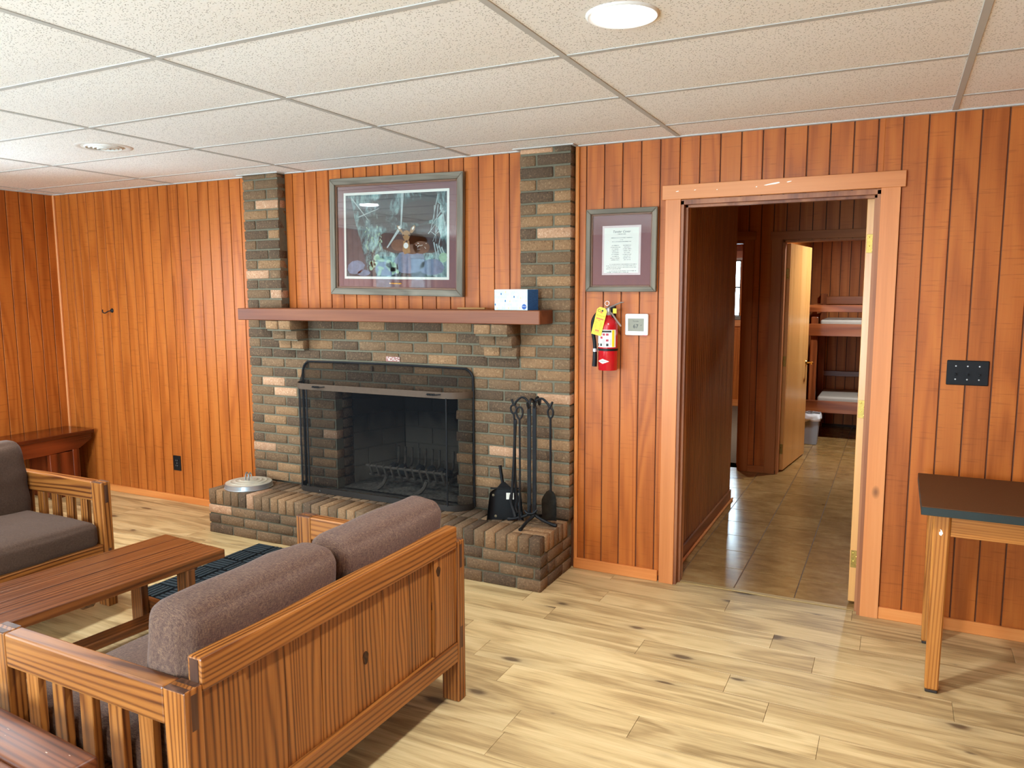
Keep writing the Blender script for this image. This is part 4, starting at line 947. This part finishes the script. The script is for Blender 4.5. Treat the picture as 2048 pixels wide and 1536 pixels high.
art('painted_fawn_head', [[(.052, .012), (.066, .030), (.086, .034), (.104, .026), (.112, .008), (.106, -.012), (.096, -.030), (.086, -.040), (.074, -.032), (.060, -.010)], [(.060, -.03), (.104, -.03), (.112, -.10), (.07, -.11), (.055, -.09)], [(.052, .014), (.022, .044), (.012, .064), (.030, .062), (.046, .040), (.060, .022)], [(.106, .020), (.118, .048), (.140, .064), (.148, .056), (.142, .034), (.124, .016)]], FUR, .0008)
art('painted_fawn_detail', [blob(.062, .004, .006, .005, 8), blob(.104, .004, .006, .005, 8), blob(.085, -.032, .009, .006, 8)], DKT, .0010)
art('painted_fawn_white', [blob(.080, -.058, .018, .018, 10)] + [blob(random.uniform(.15, .23), random.uniform(-.085, -.045), .003, .0025, 6) for _ in range(16)] + [blob(.032, .050, .008, .012, 8, .8), blob(.132, .046, .006, .012, 8, -.6)], PWH, .0010)
MB().box(-.045, .045, -.0125, -.0100, -.292, -.284).build('brass_plate', GOLD, PC)
MB().box(-pw2 + .05, pw2 - .05, -.0185, -.0165, -ph2 + .05, ph2 - .05).build('glass', GLASS, PC)
# certificate
CE = thing('framed_certificate', 'framed printed certificate with mauve mat beside the doorway', 'certificate', (3.363, -.004, 1.795), 0.0); CE.rotation_euler = (0, R(.3), 0)
cw, ch = .196, .219
frame_bars(CE, -cw, cw, -ch, ch, .026, -.028, -.002, Wframe, .010, LIP)
MB().box(-cw + .02, cw - .02, -.010, -.003, -ch + .02, ch - .02).build('mat_board', plain('mauve_mat_board', srgb(128, 92, 92), .85), CE)
MB().box(-.107, .107, -.0114, -.0098, -.130, .130).build('mat_bevel', plain('pink_bevel', srgb(222, 202, 196), .8), CE)
pp = MB().box(-.096, .096, -.0122, -.0112, -.119, .119).build('paper', PAPER, CE)
text('Tender Cover', .017, INK, pp, on_wall(0, -.0124, .098), shear=.3)
m = MB()
def scribble(cx, z, w, h=.0028):
    x = cx - w / 2
    while x < cx + w / 2:
        l = random.uniform(.0015, .0035); k = random.uniform(.6, 1.4); m.prism([(x, z - h * k / 2), (x + .0011, z - h * k / 2), (x + l * .6 + .0011, z + h * k / 2), (x + l * .6, z + h * k / 2)], 'y', -.0126, -.0123); x += l * .8 + (.0022 if random.random() < .16 else 0)
scribble(0, .085, .045); scribble(0, .066, .116); scribble(0, .0555, .016); scribble(0, .046, .105)
for i in range(9): scribble(-.034, .026 - i * .0095, random.uniform(.034, .054)); scribble(.032, .026 - i * .0095, random.uniform(.034, .048))
for i, (c_, w_) in enumerate([(.010, .150), (0, .166), (0, .166), (-.042, .08)]): scribble(c_, -.0735 - i * .008, w_)
for i, (c_, w_) in enumerate([(.010, .150), (-.02, .12)]): scribble(c_, -.1085 - i * .0075, w_)
m.build('printed_line', INK, pp)
MB().box(-cw + .034, cw - .034, -.0165, -.0150, -ch + .034, ch - .034).build('glass', GLASS, CE)

# fire extinguisher
EX = thing('fire_extinguisher', 'red fire extinguisher with a yellow tag hung below the certificate', 'extinguisher', (3.313, -.068, 1.155))
RED = plain('gloss_red', srgb(186, 16, 28), .22, var=.03, coat=.5); ex, ey = 3.313, -.068; RX = .052
Mx = Matrix.Translation((ex, ey, 0))
body = MB().lathe([(0, 1.158), (RX - .003, 1.158), (RX, 1.163), (RX, 1.40), (RX - .004, 1.415), (RX - .014, 1.430), (RX - .030, 1.440), (.018, 1.444), (.018, 1.452), (0, 1.452)], 32, Mx).build('cylinder', RED, EX, smooth=40)
def wrap(name, a0, a1, z0, z1, mat, d=.0006, n=14, par=None):
    m = MB(); m.grid(lambda u, v: (ex + (RX + d) * math.cos(a0 + (a1 - a0) * u), ey + (RX + d) * math.sin(a0 + (a1 - a0) * u), z0 + (z1 - z0) * v), n, 2); bmesh.ops.recalc_face_normals(m.bm, faces=m.bm.faces[:]); return m.build(name, mat, par or body, smooth=60)
wrap('label', R(180), R(338), 1.283, 1.376, PAPER); wrap('label_header', R(200), R(308), 1.362, 1.372, INK, .0009)
wrap('yellow_stripe', R(312), R(328), 1.285, 1.374, plain('label_yellow', srgb(240, 214, 40), .5), .0009)
for a in (210, 238, 278): wrap('pictogram', R(a), R(a + 14), 1.289, 1.303, INK, .0009)
for (a, z) in ((276, 1.345), (276, 1.314), (256, 1.345), (240, 1.328)): wrap('pictogram_red', R(a), R(a + 16), z, z + .012, plain('label_red', srgb(170, 30, 50), .5), .0009, 6)
for i in range(9): wrap('fine_print', R(300) if i > 4 else R(254), R(309) if i > 4 else R(272), 1.33 - (i % 5) * .008 - .01, 1.332 - (i % 5) * .008 - .01, plain('print_grey', srgb(90, 90, 90), .6), .0009, 4)
m = MB(); m.lathe([(RX + .0004, 1.263), (RX + .0022, 1.264), (RX + .0022, 1.275), (RX + .0004, 1.276)], 32, Mx); m.build('strap', BLACKP, EX, smooth=40)
m = MB(); zc = 1.208
m.grid(lambda u, v: (ex + (RX + .0007) * math.cos(R(258) + (u - .5) * R(76)), ey + (RX + .0007) * math.sin(R(258) + (u - .5) * R(76)), zc + (v - .5) * .026 * (1 - abs(u - .5) * 1.96)), 16, 2); m.build('diamond_logo', PAPER, body, smooth=60)
text('AMEREX', .0095, INK, body, Matrix.Translation((ex - .010, ey - RX - .0016, zc)) @ Matrix.Rotation(R(-11), 4, 'Z') @ Matrix.Rotation(R(90), 4, 'X'), 'logo_lettering')
MB().lathe([(0, 1.450), (.013, 1.450), (.015, 1.462), (.012, 1.478), (.010, 1.49), (0, 1.492)], 16, Mx).build('valve', STEEL, EX, smooth=40)
MB().tube([(ex - .018, ey - .004, 1.484), (ex + .01, ey - .006, 1.494), (ex + .075, ey - .012, 1.520), (ex + .088, ey - .012, 1.520)], [.006, .008, .008, .005], 6, .5).build('carry_handle', STEEL, EX, smooth=50)
MB().tube([(ex, ey - .004, 1.474), (ex + .022, ey - .008, 1.462), (ex + .070, ey - .016, 1.402), (ex + .076, ey - .016, 1.394)], [.007, .008, .008, .006], 6, .5).build('squeeze_lever', STEEL, EX, smooth=50)
MB().tube([(ex - .004 + .012 * math.cos(a), ey - .010, 1.515 + .012 * math.sin(a)) for a in [i * math.pi / 6 for i in range(13)]], .0012, 5).build('pin_ring', STEEL, EX)
MB().box(ex + .030, ex + .050, ey - .014, ey - .012, 1.462, 1.488).build('seal_tag', plain('tag_yellow', srgb(236, 206, 24), .5, var=.03), EX)
MB().tube(smooth_path([(ex - .012, ey - .006, 1.466), (ex - .050, ey - .008, 1.466), (ex - .080, ey - .008, 1.430), (ex - .086, ey - .006, 1.38), (ex - .076, ey - .004, 1.31), (ex - .072, ey - .004, 1.265)], 5), .0105, 8).build('hose', BLACKP, EX, smooth=50)
MB().tube([(ex - .072, ey - .004, 1.272), (ex - .072, ey - .004, 1.255)], .0125, 10).build('hose_band', STEEL, EX, smooth=50)
MB().tube([(ex - .072, ey - .004, 1.26), (ex - .073, ey - .004, 1.21), (ex - .075, ey - .004, 1.175)], [.011, .0125, .0135], 10).build('nozzle', BLACKP, EX, smooth=50)
MB().box(ex - .02, ex + .02, -.018, -.001, 1.42, 1.50, .002).build('wall_bracket', BLACKP, EX)
YT = plain('tag_yellow', srgb(236, 206, 24), .5, var=.03); ORG = plain('tag_orange', srgb(226, 110, 30), .5)
TM = Matrix.Translation((ex - .030, ey - .0575, 1.420)) @ Matrix.Rotation(R(14), 4, 'Y') @ Matrix.Diagonal((1.28, 1, 1.18, 1))
tgm = MB(); tgm.prism([(-.022, -.062), (.022, -.062), (.022, .052), (.012, .064), (-.012, .064), (-.022, .052)], 'y', -.0006, .0006); bmesh.ops.transform(tgm.bm, matrix=TM, verts=tgm.bm.verts[:]); tg_ = tgm.build('tag', YT, EX)
def tm(x, z): return TM @ Matrix.Translation((x, -.0009, z)) @ Matrix.Rotation(R(90), 4, 'X')
text('FIRE-FIGHTER', .0068, INK, tg_, tm(0, .026), 'tag_title')
m = MB()
for z, w_, h_ in ((.012, .034, .007), (.004, .012, .003), (-.042, .018, .008), (-.050, .028, .002), (.042, .010, .008)): m.box(-w_ / 2, w_ / 2, -.0010, -.0007, z - h_ / 2, z + h_ / 2)
bmesh.ops.transform(m.bm, matrix=TM, verts=m.bm.verts[:]); m.build('tag_print_orange', ORG, tg_)
m = MB()
for i in range(10): m.box(-.018, -.018 + random.uniform(.008, .014), -.0010, -.0007, -.003 - i * .0032, -.0022 - i * .0032); m.box(.006, .006 + random.uniform(.006, .012), -.0010, -.0007, -.003 - i * .0032, -.0022 - i * .0032)
m.lathe([(.0045, 0), (.006, .0002), (.0065, 0)], 12, Matrix.Translation((-.011, -.0009, .048)) @ Matrix.Rotation(R(90), 4, 'X')); m.lathe([(0, 0), (.004, .0002), (.0045, 0)], 12, Matrix.Translation((.003, -.0009, .05)) @ Matrix.Rotation(R(90), 4, 'X'))
bmesh.ops.transform(m.bm, matrix=TM, verts=m.bm.verts[:]); m.build('tag_print_black', INK, tg_)

# thermostat
TH = thing('thermostat', 'white thermostat with a grey display right of the fire extinguisher', 'thermostat', (3.455, -.001, 1.402))
MB().box(3.391, 3.518, -.024, -.001, 1.344, 1.459, .008, seg=3).build('housing', WHITEP, TH, smooth=40)
MB().box(3.407, 3.498, -.0256, -.0236, 1.364, 1.437).build('bezel', WHITEP, TH)
MB().box(3.4085, 3.4965, -.0262, -.0240, 1.3665, 1.4345).build('screen', plain('lcd_grey', srgb(122, 114, 88), .3, var=.04), TH)
text('67', .030, INK, TH, on_wall(3.452, -.0265, 1.392), 'reading'); text('Thursday', .009, INK, TH, on_wall(3.452, -.0265, 1.420), 'day'); text('Honeywell', .0068, INK, TH, on_wall(3.452, -.0245, 1.449), 'maker_name'); text('67', .010, INK, TH, on_wall(3.482, -.0265, 1.398), 'set_point')
MB().box(3.489, 3.515, -.0235, -.020, 1.3435, 1.3455).build('red_mark', plain('red_plastic', srgb(210, 60, 60), .4), TH)

# black triple switch plate and outlet, coat hook
SW = thing('light_switch', 'black triple toggle switch plate on the wall above the table', 'switch', (4.99, 0, 1.207))
MB().prism([(4.908, 1.152), (5.073, 1.152), (5.073, 1.264), (4.908, 1.264)], 'y', -.008, -.0005, .003).build('plate', BLACKP, SW)
for x in (4.944, 4.990, 5.036):
    MB().box(x - .005, x + .005, -.0085, -.0075, 1.196, 1.218).build('slot', BLACK, SW); MB().box(x - .004, x + .004, -.020, -.008, 1.197, 1.206, .001).build('toggle', BLACKP, SW)
    for z in (1.178, 1.238): MB().lathe([(0, .0012), (.003, .001), (.0035, 0)], 10, Matrix.Translation((x, -.008, z)) @ Matrix.Rotation(R(90), 4, 'X')).build('screw', STEEL, SW)
OU = thing('wall_outlet', 'black electrical outlet low on the wall left of the hearth', 'outlet', (-.137, 0, .298))
MB().prism([(-.176, .241), (-.098, .241), (-.098, .355), (-.176, .355)], 'y', -.006, -.0005, .002).build('plate', BLACKP, OU)
for z in (.278, .318):
    s_ = MB().box(-.153, -.121, -.0085, -.006, z - .013, z + .013, .002).build('socket', BLACK, OU)
    m = MB(); m.box(-.146, -.1445, -.0092, -.0084, z - .003, z + .006); m.box(-.1305, -.129, -.0092, -.0084, z - .003, z + .006); m.build('slot', STEEL, s_)
MB().lathe([(0, .001), (.003, 0)], 8, Matrix.Translation((-.137, -.0066, .298)) @ Matrix.Rotation(R(90), 4, 'X')).build('screw', STEEL, OU)
HK = thing('wall_hook', 'small dark metal hook on the panelled wall left of the fireplace', 'hook', (-.78, 0, 1.44))
MB().lathe([(0, .010), (.010, .009), (.016, .004), (.018, 0)], 12, Matrix.Translation((-.770, -.0005, 1.445)) @ Matrix.Rotation(R(90), 4, 'X')).build('rose', BLACK, HK, smooth=50)
MB().tube(smooth_path([(-.770, -.008, 1.445), (-.785, -.024, 1.440), (-.800, -.038, 1.427), (-.816, -.045, 1.430), (-.822, -.045, 1.444), (-.818, -.046, 1.452)], 5), .0042, 6).build('arm', BLACK, HK, smooth=50)

# ================================================================== ON THE MANTEL
TX = thing('tissue_box', 'pale blue patterned tissue box with dark blue end on the mantel', 'tissue box', (2.80, -.16, 1.478), R(-6)); TX.location = (2.812, -.165, 1.4785)
bw_, bd_, bh_ = .107, .056, .056
PB = plain('pale_blue_card', srgb(206, 234, 236), .55, var=.04, nscale=14); DB = plain('navy_dotted_card', srgb(36, 88, 140), .6, var=.5, nscale=300)
MB().box(-bw_, bw_, -bd_, bd_, 0, 2 * bh_, .001).build('carton', PB, TX)
MB().box(bw_ - .0005, bw_ + .0006, -bd_ + .0005, bd_ - .0005, .0005, 2 * bh_ - .0005).build('end_panel', DB, TX)
MB().box(-bw_ + .01, bw_ - .01, -bd_ + .012, bd_ - .012, 2 * bh_, 2 * bh_ + .0012).build('top_flap', plain('card_rim', srgb(180, 176, 168), .7), TX)
def caps(name, mat, spots, w_, h_, ring=False):
    m = MB()
    for (x, z) in spots:
        o_ = [(x + w_ * math.cos(a), z + h_ * math.sin(a)) for a in [i * math.pi / 6 for i in range(12)]]
        if ring:
            i_ = [(x + w_ * .72 * math.cos(a), z + h_ * .84 * math.sin(a)) for a in [i * math.pi / 6 for i in range(12)]]
            for k in range(12): m.poly([(*(o_[k][0], -bd_ - .0004), o_[k][1]), (o_[(k + 1) % 12][0], -bd_ - .0004, o_[(k + 1) % 12][1]), (i_[(k + 1) % 12][0], -bd_ - .0004, i_[(k + 1) % 12][1]), (i_[k][0], -bd_ - .0004, i_[k][1])])
        else: m.prism(o_, 'y', -bd_ - .0006, -bd_ - .0003)
    m.build(name, mat, TX)
rowsz = [.098, .086, .070, .050, .030, .012]
rings = [(-.10 + random.random() * .004 + i * .0115, z) for z in rowsz for i in range(18) if random.random() < .55 and not (z < .04 and i > 13)]
caps('outline_motif', plain('grey_line', srgb(140, 176, 190), .6), rings, .0045, .0065, True)
caps('blue_motif', plain('navy_spot', srgb(40, 96, 150), .6), [(-.062, .088), (.022, .072), (-.035, .050), (-.101, .030)], .004, .0065)
caps('yellow_motif', plain('yellow_spot', srgb(238, 232, 150), .6), [(-.034, .098), (.064, .066), (-.006, .048), (.098, .050), (-.088, .010), (-.014, .011), (.058, .012)], .005, .0065)
caps('white_motif', WHITEP, [(.074, .092), (.026, .036), (-.098, .09)], .005, .0065)
lg = [(.086 + .0145 * math.cos(a), .019 + .0145 * math.sin(a)) for a in [i * math.pi / 12 for i in range(24)]]
MB().prism(lg, 'y', -bd_ - .0012, -bd_ - .0004).build('round_logo', plain('logo_blue', srgb(30, 76, 150), .5), TX)
text('Kleenex', .0068, WHITEP, TX, on_wall(.086, -bd_ - .0014, .021), 'logo_lettering')
WS = tag(MB().box(-.088, .088, -.010, .010, 0, .010, .002, M=Matrix.Translation((2.492, -.10, 1.479)) @ Matrix.Rotation(R(3), 4, 'Z')).build('wood_strip', wood('raw_pine', srgb(150, 100, 52), srgb(182, 132, 76), srgb(200, 152, 96), 'x', .6, .3)), 'short strip of bare wood lying on the mantel', 'wood strip')

# ================================================================== CEILING THINGS
DIF = emit_mat('led_diffuser', (.86, .95, 1.0, 1), 14.0); DIF.cycles.emission_sampling = 'NONE'
def led(x, y, z, power, label, hidden=False):
    t_ = thing('ceiling_light', label, 'ceiling light', (x, y, z)); Mx = Matrix.Translation((x, y, z))
    MB().lathe([(.105, .000), (.104, -.006), (.098, -.010), (.086, -.006), (.084, -.002)], 40, Mx).build('trim_ring', WHITEM, t_, smooth=50)
    MB().lathe([(.085, -.004), (.06, -.006), (0, -.007)], 32, Mx).build('diffuser', DIF, t_, smooth=50)
    l = bpy.data.lights.new('led', 'AREA'); l.shape = 'DISK'; l.size = .16; l.energy = power; l.color = (.86, .94, 1.0); l.spread = R(170)
    lo_ = bpy.data.objects.new('led', l); COL.objects.link(lo_); lo_.location = (0, 0, -.014); lo_.parent = t_
    return t_
led(3.957, -1.805, H + .002, LED_W, 'round recessed ceiling light glowing near the top of the view')
led(.455, -1.72, H + .002, LED_W, 'round recessed ceiling light over the facing loveseat')
led(.455, -4.9, H + .002, LED_W, 'round recessed ceiling light near the left windows')
led(3.957, -4.9, H + .002, LED_W, 'round recessed ceiling light behind the camera')
led(4.62, 3.75, H + .03, 34, 'round ceiling light in the bunk room')
led(2.5, 4.6, H + .03, 34, 'round ceiling light in the far room')
VT = thing('ceiling_vent', 'round white ceiling air diffuser with concentric louvres', 'vent', (.855, -1.175, H))
Mx = Matrix.Translation((.855, -1.175, H + .004))
MB().lathe([(.145, 0), (.144, -.006), (.130, -.011), (.108, -.006), (.106, -.002)], 40, Mx).build('flange', WHITEM, VT, smooth=50)
MB().lathe([(.108, -.0030), (0, -.0030)], 32, Mx).build('throat', plain('duct_dark', srgb(40, 39, 38), .8), VT)
for i, r_ in enumerate((.094, .074, .054, .034)): MB().lathe([(r_, -.005), (r_ - .001, -.011 - .002 * i), (r_ - .006, -.013 - .002 * i), (r_ - .005, -.010 - .002 * i), (r_ - .002, -.005)], 36, Mx).build('louvre', WHITEM, VT, smooth=50)
MB().lathe([(.016, -.019), (0, -.022)], 20, Mx).build('hub', WHITEM, VT)

# ================================================================== HALL THINGS
def hinge(parent, x0, x1, y, z, face_y=True, mat=None):
    m = MB(); m.prism([(x0, z - .044), (x1, z - .044), (x1, z + .044), (x0, z + .044)], 'y', y - .0015, y + .0005, .0008); h = m.build('hinge', mat or BRASS, parent)
    m = MB()
    for (dx, dz) in ((.25, .03), (.6, .012), (.3, -.012), (.65, -.03)): m.lathe([(0, .0008), (.003, 0)], 8, Matrix.Translation((x0 + (x1 - x0) * dx, y - .0016, z + dz)) @ Matrix.Rotation(R(90), 4, 'X'))
    m.build('screw', GOLD, h)
# main door standing open against the hall, seen edge on
D1 = thing('hall_door', 'blond veneer door standing open edge-on in the near doorway', 'door', (4.56, .5, 0), R(-2.0)); D1.location = (4.5825, .108, 0)
MB().box(-.040, 0, 0, .86, .018, 2.020, .0015).build('leaf', Wdoor('z'), D1)
for z in (1.80, 1.0, .24): hinge(D1, -.036, .006, -.001, z)
MB().lathe([(0, .06), (.022, .055), (.026, .035), (.012, .02), (.012, .006), (.03, .004), (.032, 0)], 20, Matrix.Translation((-.040, .79, .97)) @ Matrix.Rotation(R(-90), 4, 'Y')).build('knob', GOLD, D1, smooth=40)
# bunk room door
D2 = thing('bunk_room_door', 'glossy blond door standing open into the bunk room', 'door', (3.834, 3.0, 0), R(-6.2)); D2.location = (3.826, 2.985, 0)
MB().box(0, .036, 0, .83, .015, 1.975, .0015).build('leaf', Wdoor('z'), D2)
for z in (1.72, .97, .20): hinge(D2, -.004, .030, -.001, z)
MB().lathe([(0, .012), (.022, .010), (.026, 0)], 20, Matrix.Translation((.036, .765, .90)) @ Matrix.Rotation(R(90), 4, 'Y')).build('rose', GOLD, D2, smooth=40)
MB().tube(smooth_path([(.045, .765, .90), (.085, .765, .902), (.100, .762, .904), (.104, .735, .900), (.100, .69, .898)], 5), .008, 8).build('lever', GOLD, D2, smooth=50)
# far room door: only hinges and edge show against the jamb
D3 = thing('far_room_door', 'pine door edge standing open at the left far doorway', 'door', (A1 - .03, HY1 + .08, 0))
MB().box(A1 - .052, A1 - .017, HY1 + .115, HY1 + .90, .015, FZ - .02, .0015).build('leaf', Wt2, D3)
for z in (1.62, .95, .24): hinge(D3, A1 - .045, A1 - .018, HY1 + .112, z)

# bunk bed
BB = thing('bunk_bed', 'two-tier wooden bunk bed in the far bunk room', 'bunk bed', (4.85, 5.1, 0))
bx_a, bx_b, by_a, by_b = 3.90, 5.85, 4.72, 5.55
for (x, y) in ((bx_a, by_a), (bx_a, by_b - .07), (bx_b - .07, by_a), (bx_b - .07, by_b - .07)):
    MB().box(x, x + .07, y + .035, y + .105, 0, 1.54, .010, seg=2).build('post', Wbunk('z'), BB) if y > 5 else MB().box(x - .02, x + .05, y + .036, y + .105, 0, 1.30, .01, seg=2).build('post', Wbunk('z'), BB)
for z0 in (.285, 1.10):
    MB().box(bx_a - .05, bx_b, by_a, by_a + .035, z0, z0 + .128, .003).build('front_rail', Wbunk('x'), BB)
    MB().box(bx_a + .07, bx_b - .07, by_b - .03, by_b, z0, z0 + .12).build('back_rail', Wbunk('x'), BB)
    MB().box(bx_a + .02, bx_b - .02, by_a + .036, by_b - .031, z0 + .03, z0 + .05).build('slat_base', Wbunk('x'), BB)
MB().box(bx_a - .05, bx_b, by_a - .0, by_a + .03, 1.352, 1.426, .003).build('guard_rail', Wbunk('x'), BB)
MB().box(bx_a, bx_b, by_b - .03, by_b, 1.42, 1.51, .003).build('guard_rail', Wbunk('x'), BB)
MB().box(bx_a, bx_b, by_b - .03, by_b, .60, .66, .003).build('back_slat', Wbunk('x'), BB)
MB().box(bx_a - .01, bx_a + .03, by_a + .1, by_b - .07, 1.33, 1.43).build('end_rail', Wbunk('y'), BB)
VIN = plain('grey_vinyl', srgb(158, 148, 134), .5, var=.04)
for z0, lab in ((.336, 'grey vinyl mattress on the lower bunk'), (1.152, 'grey vinyl mattress on the upper bunk')):
    m = cushion_mesh(.90, .365, .058, .025, (0, 0, .008), n=(12, 8, 2), wr=.002); bmesh.ops.transform(m.bm, matrix=Matrix.Translation((4.87, 5.137, z0 + .060)), verts=m.bm.verts[:])
    tag(m.build('mattress', VIN, None, smooth=60), lab, 'mattress')
# waste bin
WB = thing('waste_bin', 'grey plastic waste bin with white liner beside the bunk room door', 'bin', (3.955, 4.40, 0))
m = MB(); m.lathe([(0, .002), (.088, .002), (.092, .006), (.118, .30), (.121, .302), (.112, .302), (.086, .01), (0, .01)], 4, Matrix.Translation((3.950, 4.42, 0)) @ Matrix.Rotation(R(45), 4, 'Z')); m.build('body', plain('grey_bin_plastic', srgb(150, 152, 156), .5, var=.02), WB)
def bag(u, v):
    a = 2 * math.pi * u; r_ = (.118 + .014 * math.sin(v * 3) + .010 * noise.noise(Vector((math.cos(a) * 5, math.sin(a) * 5, v * 4)))) * (1 / max(abs(math.cos(a)), abs(math.sin(a)))) ** .75 * .76
    return (3.950 + r_ * math.cos(a), 4.42 + r_ * math.sin(a), .325 - .075 * v + .010 * math.sin(a * 7) * (v - .2) + .01 * noise.noise(Vector((a * 3, v * 5, 1))))
m = MB(); m.grid(bag, 48, 8); bmesh.ops.remove_doubles(m.bm, verts=m.bm.verts[:], dist=.0001); bmesh.ops.solidify(m.bm, geom=m.bm.faces[:], thickness=.002); m.build('liner', plain('white_bag', srgb(226, 224, 222), .45, var=.02), WB, smooth=60)
